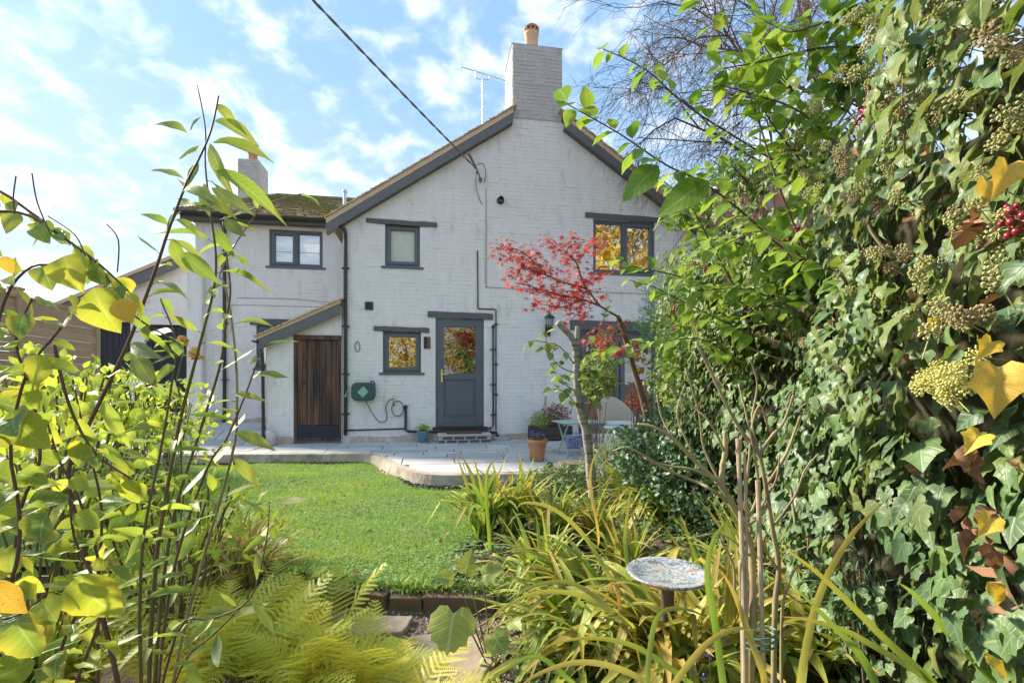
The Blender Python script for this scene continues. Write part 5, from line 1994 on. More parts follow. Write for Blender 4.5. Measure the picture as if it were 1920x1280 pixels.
# flower heads (umbels)
def umbel_mesh(name, m, R_, nb, rb):
    mb = MB()
    q = random.Random(nb)
    for i in range(nb):
        t = math.acos(1 - 1.75 * (i + .5) / nb)
        f = i * 2.39996
        d = Vector((math.sin(t) * math.cos(f), math.sin(t) * math.sin(f), math.cos(t)))
        p = d * R_ * q.uniform(.85, 1.1)
        mb.ball(p, rb * q.uniform(.8, 1.2), 5, 3)
        mb.tube([(0, 0, 0), p], rb * .22, 3, cap=False)
    mb.tube([(0, 0, 0), (0, 0, -R_ * 3.0)], rb * .35, 4)
    me = bpy.data.meshes.new(name)
    me.from_pydata(mb.v, [], mb.f)
    me.materials.append(MATS[m])
    return me


UM = [umbel_mesh('flower_head', 'umbel', .021, 26, .0042), umbel_mesh('flower_head', 'umbel_tan', .020, 22, .004), umbel_mesh('flower_head', 'umbel', .017, 18, .004)]
UY = umbel_mesh('flower_head', 'umbel_yellow', .026, 46, .0034)
um_spots = [(1640, 150, 2.0), (1690, 200, 1.75), (1735, 245, 1.55), (1770, 200, 1.5), (1580, 130, 2.2), (1600, 30, 2.0), (1650, 60, 1.9), (1700, 70, 1.7), (1780, 130, 1.4), (1850, 40, 1.25), (1830, 180, 1.3),
            (1640, 480, 1.9), (1660, 470, 1.85), (1740, 495, 1.55), (1600, 545, 2.1), (1645, 570, 1.95), (1735, 540, 1.6), (1870, 500, 1.2), (1790, 410, 1.4), (1560, 490, 2.3), (1505, 640, 2.7), (1680, 250, 1.7), (1720, 180, 1.6),
            (1870, 350, 1.2), (1880, 420, 1.15), (1500, 250, 2.8), (1540, 200, 2.5), (1470, 430, 3.0), (1520, 660, 2.6), (1570, 280, 2.25), (1530, 60, 2.4), (1560, 15, 2.2), (1760, 30, 1.5), (1810, 90, 1.35), (1900, 110, 1.15), (1890, 250, 1.15)]


def place_head(me, px, py, d, sc=1.0):
    for (dx, dy) in [(0, 0)] + [(U(-26, 26), U(-22, 22)) for _ in range(rng.choice((1, 2, 2, 3)))]:
        p = at(px + dx * 1.6 / d * 1.2, py + dy * 1.6 / d * 1.2, d - .06 + U(-.03, .03))
        o = bpy.data.objects.new('flower_head', me)
        COL.objects.link(o)
        o.parent = hedge
        o.location = p - hedge.location
        ax = (HN * U(.3, 1) + Vector((0, 0, 1)) * U(.2, 1) + rv(.5)).normalized()
        o.rotation_euler = ax.to_track_quat('Z', 'Y').to_euler()
        k = sc * U(.75, 1.2)
        o.scale = (k, k, k)


def hedge_depth(px):
    dx = (px - 960) / FPX
    return .90 / (dx - .232)


for (px, py, d) in um_spots:
    place_head(rng.choice(UM), px, py, hedge_depth(px) - .03)
for i in range(34):
    px = U(1420, 1910)
    py = U(0, 620) * (1 if px > 1560 else .9) + (200 if px < 1520 else 0)
    place_head(rng.choice(UM), px, py, hedge_depth(px) - .02)
for (px, py) in ((1735, 705), (1760, 690), (1775, 710), (1745, 722), (1800, 690)):
    place_head(UY, px, py, hedge_depth(px) - .08, .95)

# red berries
bmesh_ = MB()
for i in range(9):
    t = i * 2.4
    bmesh_.ball((.011 * math.cos(t), .011 * math.sin(t), -.006 * i), .0075, 7, 5)
bme = bpy.data.meshes.new('berry_cluster')
bme.from_pydata(bmesh_.v, [], bmesh_.f)
bme.polygons.foreach_set('use_smooth', [True] * len(bme.polygons))
bme.materials.append(MATS['berry'])
for (px, py) in ((1665, 130), (1672, 118), (1632, 165), (1628, 185), (1625, 210), (1615, 200), (1895, 385), (1910, 395), (1485, 435), (1495, 425), (1472, 450), (1270, 575), (1265, 610), (1310, 625), (1430, 480), (1300, 490), (1320, 500)):
    d = hedge_depth(max(px, 1390)) - .12
    o = bpy.data.objects.new('berry_cluster', bme)
    COL.objects.link(o)
    o.parent = hedge
    o.location = at(px, py, d) - hedge.location
    o.rotation_euler = (U(-.6, .6), U(-.6, .6), U(0, 6))
    k = U(.8, 1.15)
    o.scale = (k, k, k)

# yellow and withered leaves caught in the hedge
yl_ = Fol([strip_leaf([0, .36, .40, .30, .33, .22, .09, 0], .7, .45, .07, .05, 1.3), fan_leaf(IVYL, fold=.6, curl=.45), strip_leaf([0, .3, .42, .40, .26, .2, .1, 0], .5, .6, .09, -.06, 1.8)], MATS['ivy_yellow'])
for (px, py, tx, ty, s_) in ((1872, 690, 1868, 800, .102), (1890, 310, 1866, 390, .085), (1850, 340, 1850, 420, .07), (1840, 815, 1800, 850, .07), (1860, 970, 1830, 1020, .06), (1850, 1090, 1890, 1140, .08), (1745, 600, 1755, 640, .05), (1860, 640, 1830, 680, .06),
                              (1850, 1240, 1900, 1270, .07), (1460, 440, 1440, 490, .05), (1720, 90, 1760, 60, .06)):
    d = hedge_depth(px) - .14
    a, b = at(px, py, d), at(tx, ty, d - .02)
    yl_.add(a, b - a, Vector((-.5, -.8, .35)) + rv(.5), s_ * (1.0 if s_ > .1 else .8), wide=U(.7, 1.0))
yl_.split(hedge, 40, leaf='yellow_leaf')
dl_ = Fol([strip_leaf(OVATE, .9, .7, .10, .06, 2.5), strip_leaf(OVATE, 1.3, -.5, .12, -.05, 1.7), strip_leaf(ROUND, 1.1, .9, .12, .05, 2.1)], MATS['dead_leaf'])
for i in range(34):
    px = U(1500, 1915)
    py = U(40, 1240)
    d = hedge_depth(px) - U(.0, .10)
    dl_.add(at(px, py, d), rv(1) + Vector((0, 0, -.8)), HN + rv(.6), U(.025, .05))
for c in ((1825, 960), (1840, 1000), (1820, 860), (1870, 1040), (1835, 430), (1830, 400)):
    for i in range(4):
        px, py = c[0] + U(-14, 14), c[1] + U(-20, 20)
        dl_.add(at(px, py, hedge_depth(px) - .14), rv(1) + Vector((0, 0, -.6)), rv(1), U(.03, .06))
dl_.joined('withered_leaves', hedge)

# ---- long leafy shoots (climber) arching out of the hedge
cb_ = at(1500, 700, 2.4)
clm = empty('climbing_shrub', (cb_.x + .25, cb_.y, -.3), label='climbing shrub with long arching shoots and bright green leaves over hedge', cat='shrub')
sh = Fol(T_OVATE, MATS['shoot_leaf'])
shoots = [
    ([(1560, 560, 2.3), (1440, 440, 2.3), (1330, 350, 2.25), (1250, 310, 2.2), (1160, 250, 2.2), (1066, 197, 2.2)], 15, .10),
    ([(1500, 330, 2.6), (1400, 270, 2.6), (1290, 200, 2.6), (1210, 130, 2.6), (1130, 92, 2.6)], 16, .075),
    ([(1530, 520, 2.4), (1460, 350, 2.4), (1410, 190, 2.4), (1350, 70, 2.4), (1310, -20, 2.4)], 14, .10),
    ([(1640, 90, 2.0), (1540, 90, 2.1), (1430, 115, 2.2), (1350, 130, 2.3)], 13, .09),
    ([(1620, 50, 2.0), (1560, 40, 2.0), (1480, 60, 2.1), (1420, 30, 2.2)], 11, .08),
    ([(1480, 640, 2.9), (1380, 560, 2.9), (1280, 520, 2.9), (1190, 500, 2.9), (1165, 490, 2.9)], 14, .09),
    ([(1440, 640, 3.0), (1330, 590, 3.1), (1230, 540, 3.2), (1180, 525, 3.2)], 12, .09),
    ([(1500, 500, 2.8), (1400, 460, 2.8), (1320, 450, 2.8), (1270, 470, 2.8)], 10, .075),
    ([(1420, 720, 3.3), (1330, 640, 3.3), (1240, 640, 3.3), (1180, 650, 3.3), (1120, 660, 3.3)], 13, .09),
    ([(1580, 400, 2.4), (1500, 300, 2.4), (1440, 220, 2.4), (1400, 130, 2.4)], 14, .09),
    ([(1600, 300, 2.2), (1500, 210, 2.25), (1420, 180, 2.3), (1350, 160, 2.3)], 12, .09),
    ([(1390, 560, 2.9), (1340, 470, 2.9), (1290, 380, 2.9), (1230, 330, 2.9)], 11, .08),
    ([(1660, 30, 1.9), (1600, -20, 1.9)], 7, .09),
    ([(1700, 640, 1.8), (1580, 520, 1.9), (1500, 480, 2.0), (1440, 440, 2.1)], 14, .08),
    ([(1520, 600, 2.5), (1450, 560, 2.6), (1380, 540, 2.7), (1300, 550, 2.8)], 14, .08),
    ([(1560, 330, 2.4), (1480, 390, 2.5), (1400, 440, 2.6), (1330, 470, 2.7)], 14, .085),
]
for pts, n_, sz in shoots:
    q = ppoly(pts)
    stem(clm, q, .006, .0025, 'purple_stem')
    shoot(sh, q, int(n_ * 1.2), sz * 1.28, droop=.35, pair=True)
# large leaves the photo shows at definite spots
for (a, b, d, s_) in (((1330, 340), (1245, 372), 2.2, None), ((1235, 310), (1172, 352), 2.2, None), ((1075, 205), (1062, 235), 2.2, None), ((1330, 372), (1315, 332), 2.2, None)):
    p, q = at(*a, d), at(*b, d - .02)
    sh.add(p, q - p, Vector((.1, -.9, .5)), (q - p).length * 1.05)
for (px, py, d, rx, rz, n_) in ((1320, 540, 4.0, .32, .36, 200), (1420, 500, 3.3, .30, .30, 190), (1500, 260, 2.7, .22, .30, 110), (1290, 405, 3.4, .22, .16, 80), (1370, 330, 3.0, .22, .18, 60), (1290, 650, 4.3, .34, .42, 220), (1390, 620, 3.4, .34, .40, 200), (1480, 520, 2.7, .26, .34, 150), (1580, 150, 2.2, .20, .24, 110), (1440, 130, 2.6, .22, .24, 40)):
    c = at(px, py, d)
    for i in range(n_):
        o = Vector((U(-1, 1) * rx, U(-1, .6) * .22, U(-1, 1) * rz)) * (.4 + .6 * rng.random())
        sh.add(c + o, Vector((U(-1, .6), U(-.8, .3), U(-.7, .4))), Vector((0, -.5, .9)) + rv(.5), U(.05, .10))
    for i in range(7):
        e_ = c + Vector((U(-1, .6) * rx, U(-.2, .1), U(-.6, 1) * rz))
        stem(clm, smooth_pts([c + Vector((rx, .1, -rz * .4)), c.lerp(e_, .5) + rv(.05), e_]), .004, .002, 'purple_stem', 'stem', 4)
sh.split(clm, 300)
obj('petioles', PET[id(sh)], MATS['olive_stem'], clm, world=True, kind='stuff')

# ---- bare tree behind the hedge
tb_ = Vector((5.3, 8.4, -.3))
bare = empty('bare_tree', tb_, label='leafless tree with fine drooping brown twigs behind the hedge', cat='tree')
trk = smooth_pts([tb_, tb_ + Vector((.05, 0, 2.5)), tb_ + Vector((-.1, -.05, 4.6)), tb_ + Vector((-.05, -.1, 6.3)), tb_ + Vector((-.2, 0, 8.2))], 4)
stem(bare, trk, .16, .05, 'twig_bark', 'trunk', 10)
bt = MB()
tw = MB()


def ramify(p, d, L, r, lev):
    seg = 3
    pts = [p]
    q, dd = p, d.normalized()
    for i in range(seg):
        dd = (dd + rv(.30) + Vector((0, 0, -.17 if lev > 1 else .03))).normalized()
        q = q + dd * L / seg
        pts.append(q)
    if r < .009:
        tw.tube(pts, [r * (1 - .5 * i / seg) for i in range(seg + 1)], 3, cap=False)
    else:
        bt.tube(pts, [r * (1 - .45 * i / seg) for i in range(seg + 1)], 5, cap=False)
    if lev >= 5 or r < .003:
        return
    nb_ = 6 if lev < 4 else 3
    for k in range(nb_):
        t = .25 + .75 * (k + rng.random()) / nb_
        b, bd = along(pts, min(1, t))
        nd_ = (bd + rv(.95) + Vector((-.12, -.05, -.08 if lev > 1 else .1))).normalized()
        ramify(b, nd_, L * U(.5, .72), max(.0035, r * .52), lev + 1)


for k, (z_, d_, L_) in enumerate(((5.0, (-.95, .1, .35), 2.5), (5.6, (-.8, -.2, .7), 2.3), (6.2, (-.6, .2, .8), 2.0), (6.6, (-.9, -.1, .3), 2.3), (7.2, (-.5, .1, .9), 1.8), (4.8, (-.5, .3, .6), 1.8), (5.4, (.4, .2, .8), 1.8))):
    b, _ = along(trk, min(1, (z_ - .0) / 8.5))
    ramify(b, Vector(d_), L_ * 1.12, .030, 1)
obj('branches', bt, MATS['twig_bark'], bare, world=True)
obj('twigs', tw, MATS['twig_bark'], bare, world=True, kind='stuff')

# ---- silver barked cherry with cut stubs
cq = at(1113, 955, 5.0)
cher = empty('cherry_tree', (cq.x, cq.y, -.17), label='small tree with silvery ringed bark and two sawn-off stubs', cat='tree')
q = ppoly([(1113, 962, 5.0), (1108, 890, 5.0), (1100, 815, 5.0), (1089, 772, 5.0), (1082, 720, 5.0), (1081, 674, 5.0), (1079, 648, 5.0)])
k = len(q)
obj('trunk', MB().tube(q, [.049 - .014 * i / k + .005 * math.sin(i * 1.9) for i in range(k)], 12), MATS['silver_bark'], cher, smooth=True, world=True)
obj('stub', MB().tube(ppoly([(1080, 655, 5.0), (1070, 630, 4.97), (1045, 604, 4.92)]), [.037, .036, .035, .034, .034, .034, .034, .033, .033], 10), MATS['silver_bark'], cher, smooth=True, world=True)
obj('stub', MB().tube(ppoly([(1080, 655, 5.0), (1082, 635, 5.02), (1083, 612, 5.03)]), [.033, .031, .030, .029, .029, .028, .028, .028, .028], 10), MATS['silver_bark'], cher, smooth=True, world=True)
cf = Fol(T_OVATE, MATS['cherry_leaf'])
for pts in ([(1082, 690, 5), (1050, 650, 4.95), (1015, 640, 4.9), (990, 640, 4.85)], [(1082, 700, 5), (1055, 690, 4.9), (1035, 670, 4.85), (1020, 620, 4.8)], [(1082, 680, 5), (1110, 650, 4.9), (1130, 610, 4.9), (1135, 575, 4.9)],
            [(1082, 665, 5), (1120, 655, 4.9), (1160, 630, 4.85), (1190, 600, 4.8)], [(1083, 735, 5), (1060, 720, 4.95), (1050, 700, 4.9)], [(1083, 720, 5), (1105, 700, 4.95), (1120, 690, 4.9)], [(1088, 770, 5), (1060, 735, 4.9), (1030, 728, 4.85)],
            [(1095, 800, 5), (1110, 740, 4.9), (1105, 660, 4.9)], [(1083, 700, 5), (1130, 690, 4.9), (1170, 670, 4.85)]):
    q = ppoly(pts)
    stem(cher, q, .007, .003, 'twig_bark', 'branch', 5)
    shoot(cf, q, 10, .13, t0=.35, droop=.5, pair=False)
cf.split(cher, 120)

# ---- Japanese maple
mq = at(1222, 850, 5.6)
map_ = empty('japanese_maple', (mq.x, mq.y, -.15), label='Japanese maple with layered sprays of small red leaves before the wall', cat='tree')
q = ppoly([(1226, 900, 5.6), (1216, 800, 5.6), (1203, 740, 5.6), (1185, 680, 5.6), (1168, 616, 5.55), (1158, 593, 5.5)])
stem(map_, q, .045, .026, 'twig_bark', 'trunk', 9)
mb_list = [
    [(1158, 593, 5.5), (1125, 573, 5.45), (1099, 542, 5.4), (1060, 530, 5.35), (1026, 516, 5.3), (981, 496, 5.25), (930, 455, 5.2)],
    [(1099, 542, 5.4), (1089, 518, 5.35), (1081, 494, 5.3), (1062, 473, 5.25), (1030, 445, 5.2)],
    [(1125, 573, 5.45), (1091, 561, 5.4), (1038, 551, 5.35), (987, 534, 5.3), (965, 530, 5.3)],
    [(1081, 494, 5.3), (1100, 470, 5.3), (1120, 455, 5.25)],
    [(1026, 516, 5.3), (1000, 490, 5.2), (975, 470, 5.15), (950, 465, 5.1)],
    [(1099, 542, 5.4), (1110, 520, 5.35), (1125, 512, 5.3), (1140, 510, 5.3)],
    [(1091, 561, 5.4), (1060, 575, 5.3), (1030, 572, 5.25), (1010, 570, 5.2)],
    [(1091, 561, 5.4), (1085, 585, 5.3), (1070, 600, 5.25)],
    [(981, 496, 5.25), (970, 515, 5.2), (965, 525, 5.2)],
    [(1062, 473, 5.25), (1070, 460, 5.2), (1100, 452, 5.2)],
    [(1158, 600, 5.5), (1130, 630, 5.4), (1110, 645, 5.3)],
    [(1180, 660, 5.6), (1150, 655, 5.5), (1130, 660, 5.4)],
]
mf = Fol(T_STAR, MATS['maple_leaf'])
for i, pts in enumerate(mb_list):
    q = ppoly(pts)
    stem(map_, q, .014 if i < 3 else .007, .003, 'twig_bark', 'branch', 5)
    L = sum((q[j + 1] - q[j]).length for j in range(len(q) - 1))
    for j in range(int(L * 165)):
        t = .18 + .82 * rng.random() if i < 3 else .1 + .9 * rng.random()
        p, d = along(q, t)
        o = Vector((U(-.15, .15), U(-.2, .2), U(-.05, .06)))
        nn = Vector((U(-.4, .4), U(-.9, .0), 1))
        ld = Vector((U(-1, .6), U(-.7, .5), U(-.75, .1)))
        mf.add(p + o, ld, nn, U(.040, .072))
mf.split(map_, 260)

# ---- strap-leaved clumps (daylily)
def blade(seed, th0, th1, kink=None, n_=9, wd=.021):
    q = random.Random(seed)
    V, C, F = [], [], []
    y = z = 0.0
    L = 1.0 / n_
    tw_ = q.uniform(-.5, .5)
    for i in range(n_ + 1):
        t = i / n_
        wv = wd * (min(1, .55 + t * 2.2) if t < .25 else 1) * (1 - max(0, (t - .45) / .55) ** 1.7)
        wv = max(wv, .0006)
        a = tw_ * t
        fx_, fz_ = math.cos(a), math.sin(a)
        V += [(-wv * fx_, y, z + wv * .55 - wv * fz_), (0, y, z), (wv * fx_, y, z + wv * .55 + wv * fz_)]
        C += [(-1, t, 0), (0, t, 0), (1, t, 0)]
        th = th0 + (th1 - th0) * t ** 1.3
        if kink and t > kink:
            th = min(th, R(-55))
        y += L * math.cos(th)
        z += L * math.sin(th)
    for i in range(n_):
        a, b = 3 * i, 3 * i + 3
        for k in (0, 1):
            F += [(a + k, a + k + 1, b + k + 1), (a + k, b + k + 1, b + k)]
    return np.array(V), np.array(F), np.array(C)


BLADES = {}
for grp, (lo, hi, e0, e1, kinkp) in {'up': (72, 86, 25, 70, .15), 'arch': (58, 80, -55, 10, .3), 'flop': (35, 65, -60, -15, .25)}.items():
    BLADES[grp] = [blade(i, R(U(lo, hi)), R(U(e0, e1)), U(.4, .7) if rng.random() < kinkp else None) for i in range(9)]


def strap_clump(loc, n_, Lr, m, mixg, label, dirs=None, spread=.07, wide=1.0, name='strap_leaf_plant', cat='plant', group=None):
    loc = Vector(loc)
    e = empty(name, loc, label=label, cat=cat, group=group)
    mes = {}
    for i in range(int(n_ * 1.7)):
        g_ = rng.choice(mixg)
        k = rng.randrange(9)
        mm_ = 'strap_green' if m == 'strap_yellow' and rng.random() < .5 else m
        key = (g_, k, mm_)
        if key not in mes:
            V, F, C = BLADES[g_][k]
            mes[key] = np_mesh('leaf_blade', V, F, {'leafco': C}, smooth=True)
            mes[key].materials.append(MATS[mm_])
        o = bpy.data.objects.new('leaf_blade', mes[key])
        COL.objects.link(o)
        o.parent = e
        o.location = (U(-spread, spread), U(-spread, spread), -.01)
        az = U(0, 2 * math.pi) if dirs is None else R(rng.gauss(dirs[0], dirs[1])) - math.pi / 2
        L = U(*Lr) * 1.12
        o.rotation_euler = (U(-.15, .15), U(-.15, .15), az)
        w_ = wide * U(1.05, 1.9)
        o.scale = (L * w_, L, L)
    return e


GR = 'strap-leaved plants in the border'


def gl(px, py, z=None):
    """ground point seen at that pixel"""
    zz = -.25 if z is None else z
    d = (EYE - zz) * FPX / (py - HZ)
    return ((px - 960) / FPX * d, d, zz)


clumps = [
    ((905, 1010), -.2, 40, (.45, .75), 'strap_green', ('up', 'arch', 'arch'), 'upright green strap-leaved clump nearest the lawn edge', None, 1.0),
    ((965, 1000), -.2, 34, (.45, .70), 'strap_green', ('up', 'up', 'arch'), 'green strap-leaved clump in front of the terracotta pot', None, .9),
    ((1030, 1020), -.2, 40, (.45, .72), 'strap_yellow', ('up', 'arch', 'arch'), 'yellowing strap-leaved clump below the silver-barked tree', None, .9),
    ((1120, 1030), -.2, 34, (.4, .62), 'strap_yellow', ('up', 'arch'), 'yellow and green strap-leaved clump right of the tree base', None, .8),
    ((1240, 985), -.18, 46, (.45, .75), 'strap_green', ('arch', 'flop', 'flop'), 'flopped green strap-leaved clump behind the bird bath', (160, 50), .8),
    ((1180, 960), -.18, 30, (.40, .70), 'strap_green', ('up', 'up', 'arch'), 'thin upright strap-leaved clump beside the holly', None, .7),
    ((1010, 1130), -.28, 40, (.4, .60), 'strap_green', ('arch', 'up', 'flop'), 'green arching strap-leaved clump left of the bird bath', None, .9),
    ((1120, 1165), -.30, 50, (.5, .80), 'strap_yellow', ('flop', 'arch', 'flop'), 'tan and yellow flopped clump spilling left under the bird bath', (185, 45), 1.0),
    ((1090, 1250), -.32, 44, (.45, .70), 'strap_green', ('arch', 'flop'), 'low green strap-leaved clump at the path edge', (200, 60), .9),
    ((1250, 1250), -.32, 60, (.55, .85), 'strap_yellow', ('flop', 'arch', 'flop'), 'large drooping yellow-green clump at the bottom centre', (190, 55), 1.15),
    ((1345, 1290), -.34, 50, (.5, .75), 'strap_yellow', ('arch', 'flop', 'up'), 'orange-tipped strap-leaved clump at the foot of the rose', None, 1.15),
    ((1500, 1300), -.34, 46, (.55, .85), 'strap_yellow', ('arch', 'arch', 'flop'), 'bright broad-leaved strap clump right of the rose', None, 1.25),
    ((1640, 1330), -.34, 40, (.55, .85), 'strap_green', ('up', 'arch', 'arch'), 'green strap-leaved clump at the foot of the ivy hedge', (110, 60), 1.2),
    ((1420, 1130), -.30, 36, (.5, .75), 'strap_yellow', ('up', 'arch'), 'tall yellow-green strap clump behind the rose canes', None, 1.0),
    ((1180, 1090), -.27, 30, (.4, .6), 'strap_yellow', ('arch', 'flop', 'up'), 'short yellowing clump just left of the mosaic dish', None, .85),
    ((1275, 1320), -.30, 34, (.40, .58), 'strap_yellow', ('arch', 'arch', 'up'), 'green and yellow clump hiding the foot of the bird bath', None, .95),
    ((1330, 1160), -.30, 34, (.42, .62), 'strap_green', ('arch', 'flop', 'up'), 'green clump between the bird bath and the rose canes', None, .9),
    ((1560, 1180), -.30, 34, (.5, .7), 'strap_green', ('up', 'arch'), 'green clump in the shade between rose and ivy hedge', None, .9),
]
CL = []
for (p, z, n_, Lr, m, mg, lab, dirs, wd_) in clumps:
    e = strap_clump(gl(p[0], p[1], z), n_, Lr, m, mg, lab, dirs, wide=wd_, group=GR)
    CL.append(e)


def long_blade(ci, pts, wpx, m):
    b0 = CL[ci].location
    """one conspicuous leaf of a clump, along the points the photo shows"""
    d = pts[0][2]
    q = smooth_pts([tuple(Vector((b0.x, b0.y, b0.z)).lerp(at(*pts[0]), .0)), tuple(at(*pts[0]))] + [tuple(at(*p)) for p in pts[1:]], 5)
    wpx *= .62
    k = len(q)
    V, C, F = [], [], []
    for i, p in enumerate(q):
        t = i / (k - 1)
        tg_ = (q[min(i + 1, k - 1)] - q[max(i - 1, 0)]).normalized()
        sd_ = tg_.cross(Vector((0, -1, .25))).normalized()
        w2 = wpx / FPX * d * .5 * (min(1, .6 + 1.6 * t)) * max(.03, 1 - max(0, (t - .4) / .6) ** 1.8)
        up_ = Vector((0, -1, .2)) * w2 * .3
        V += [tuple(p - sd_ * w2 + up_), tuple(p), tuple(p + sd_ * w2 + up_)]
        C += [(-1, t, 0), (0, t, 0), (1, t, 0)]
    for i in range(k - 1):
        a, b = 3 * i, 3 * i + 3
        for j in (0, 1):
            F += [(a + j, a + j + 1, b + j + 1), (a + j, b + j + 1, b + j)]
    link('leaf_blade', np_mesh('leaf_blade', V, F, {'leafco': C}, smooth=True), MATS[m], CL[ci], world=True)


for ci, d, pts, wpx, m in (
        (11, 1.6, [(1495, 1300), (1530, 1130), (1590, 1010), (1662, 936)], 24, 'strap_yellow'), (12, 1.35, [(1870, 1330), (1780, 1190), (1720, 1120), (1685, 1092)], 26, 'strap_green'),
        (12, 1.5, [(1780, 1330), (1640, 1180), (1540, 1080), (1460, 1020)], 22, 'strap_green'), (10, 1.65, [(1360, 1330), (1340, 1170), (1326, 1080), (1338, 1010), (1380, 962)], 22, 'strap_green'),
        (10, 1.6, [(1430, 1300), (1400, 1180), (1375, 1110), (1350, 1066)], 20, 'strap_yellow'), (9, 1.7, [(1215, 1320), (1222, 1190), (1245, 1145), (1290, 1142), (1330, 1160)], 16, 'strap_yellow'),
        (3, 2.6, [(1172, 1090), (1172, 1010), (1178, 950), (1183, 912)], 13, 'strap_yellow'), (3, 2.5, [(1160, 1110), (1100, 1010), (1040, 955), (985, 942), (968, 955)], 13, 'strap_yellow'),
        (0, 3.4, [(918, 1030), (912, 930), (915, 880), (934, 853)], 11, 'strap_green'), (3, 3.2, [(1122, 1000), (1107, 910), (1112, 862), (1126, 842)], 8, 'strap_yellow'),
        (11, 1.5, [(1740, 1300), (1620, 1200), (1530, 1165), (1465, 1155)], 18, 'strap_green'),
        (12, 1.45, [(1660, 1340), (1620, 1240), (1560, 1170), (1480, 1090)], 26, 'strap_green'), (10, 1.6, [(1250, 1320), (1310, 1220), (1370, 1180), (1420, 1180)], 20, 'strap_yellow'),
        (9, 1.75, [(1300, 1330), (1180, 1260), (1090, 1240), (1010, 1262), (960, 1300)], 18, 'strap_yellow'), (9, 1.8, [(1320, 1300), (1200, 1215), (1100, 1195), (1010, 1215)], 16, 'strap_green'),
        (7, 2.1, [(1190, 1180), (1100, 1120), (1010, 1110), (930, 1150), (905, 1210)], 14, 'strap_yellow'), (7, 2.1, [(1170, 1170), (1080, 1095), (1000, 1098), (945, 1140)], 13, 'strap_dry'),
        (8, 2.0, [(1090, 1290), (1010, 1230), (940, 1260), (890, 1300)], 14, 'strap_green'), (7, 2.2, [(1150, 1090), (1165, 1150), (1190, 1205)], 13, 'strap_dry')):
    long_blade(ci, [(x, y, d - .12 * i / len(pts)) for i, (x, y) in enumerate(pts)], wpx, m)

# crocosmia-like dry clumps on the left of the lawn
for (px, py, n_, lab, m) in ((440, 1120, 70, 'dry tan and orange grassy clump left of the lawn, the right one', 'strap_dry'), (360, 1110, 70, 'dry yellow grassy clump left of the lawn behind willow-leaved stems', 'strap_yellow'),
                             (250, 1180, 60, 'green grassy clump under the willow-leaved shrub', 'strap_green'), (90, 1330, 60, 'broad green strap leaves at the bottom left corner', 'strap_green')):
    strap_clump(gl(px, py, -.3), n_, (.4, .62), m, ('up', 'arch', 'arch'), lab, (50, 60) if px > 300 else None, spread=.12, wide=.62 if px > 100 else 1.2, name='grassy_clump', cat='plant')

# ---- ferns
def frond(seed, npair=17, arch=.9):
    q = random.Random(seed)
    V, C, F = [], [], []

    def path_(t):
        return Vector((0, math.sin(arch * t) / arch, (1 - math.cos(arch * t)) / arch * -1)), Vector((0, math.cos(arch * t), -math.sin(arch * t)))

    def tri(a, b, c, t):
        o = len(V)
        V.extend([tuple(a), tuple(b), tuple(c)])
        C.extend([(.3, t, 0)] * 3)
        F.append((o, o + 1, o + 2))
    for i in range(npair):
        t = .12 + .86 * i / npair
        p, d = path_(t)
        Lp = .26 * (math.sin(math.pi * min(1, (t + .02) ** .75))) ** .9 * q.uniform(.9, 1.08) + .012
        up = Vector((0, math.sin(arch * t), math.cos(arch * t)))
        for sg in (-1, 1):
            pd = (Vector((sg, 0, 0)) + d * (.25 + .5 * t) + up * q.uniform(-.12, .22)).normalized()
            pn = pd.cross(d).normalized()
            side = pn.cross(pd).normalized()
            npn = max(3, int(Lp / .019))
            for k in range(npn):
                u = (k + .5) / npn
                a = p + pd * (Lp * u) - up * (.12 * Lp * u * u)
                pl_ = .0225 * (1 - u) ** .5 + .005
                pw_ = Lp / npn * .46
                for s2 in (-1, 1):
                    e = a + side * (s2 * pl_) + pd * pl_ * .35
                    tri(a - pd * pw_, a + pd * pw_, e, t)
            tri(p - d * .002, p + d * .002, p + pd * Lp - up * (.12 * Lp), t)
    n0 = 10
    for i in range(n0):
        a, da = path_(i / n0)
        b, _ = path_((i + 1) / n0)
        w0 = .006 * (1 - i / n0) + .001
        x_ = Vector((w0, 0, 0))
        tri(a - x_, a + x_, b, .1)
        tri(a - x_ * .8 + Vector((0, 0, .004)), a + x_ * .8, b, .1)
    return np.array(V), np.array(F), np.array(C)


FR = [frond(s_, 17, a_) for s_, a_ in ((1, .7), (2, 1.1), (3, 1.5), (4, .95))]
FM = []
for T in FR:
    me = np_mesh('frond', T[0], T[1], {'leafco': T[2]})
    me.materials.append(MATS['fern_leaf'])
    FM.append(me)
ferns = [((430, 1190), 11, (.42, .60), 'yellow-green fern left of the path under the leaning stems'), ((560, 1270), 12, (.42, .62), 'broad yellow-green fern at the bottom left of the path'), ((690, 1260), 11, (.40, .58), 'golden fern nearest the stone path'),
         ((330, 1280), 10, (.4, .6), 'pale fern at the foot of the willow-leaved shrub'), ((520, 1140), 8, (.34, .48), 'small golden fern by the brick edging'), ((760, 1330), 8, (.4, .55), 'fern with bronze fronds at the bottom edge beside flagstones')]
ferns += [((620, 1180), 9, (.40, .54), 'upright golden fern in front of the lawn edging'), ((480, 1240), 12, (.46, .64), 'tall yellow fern among the leaning stems'), ((400, 1130), 8, (.36, .5), 'fern tucked behind the leaning stems')]
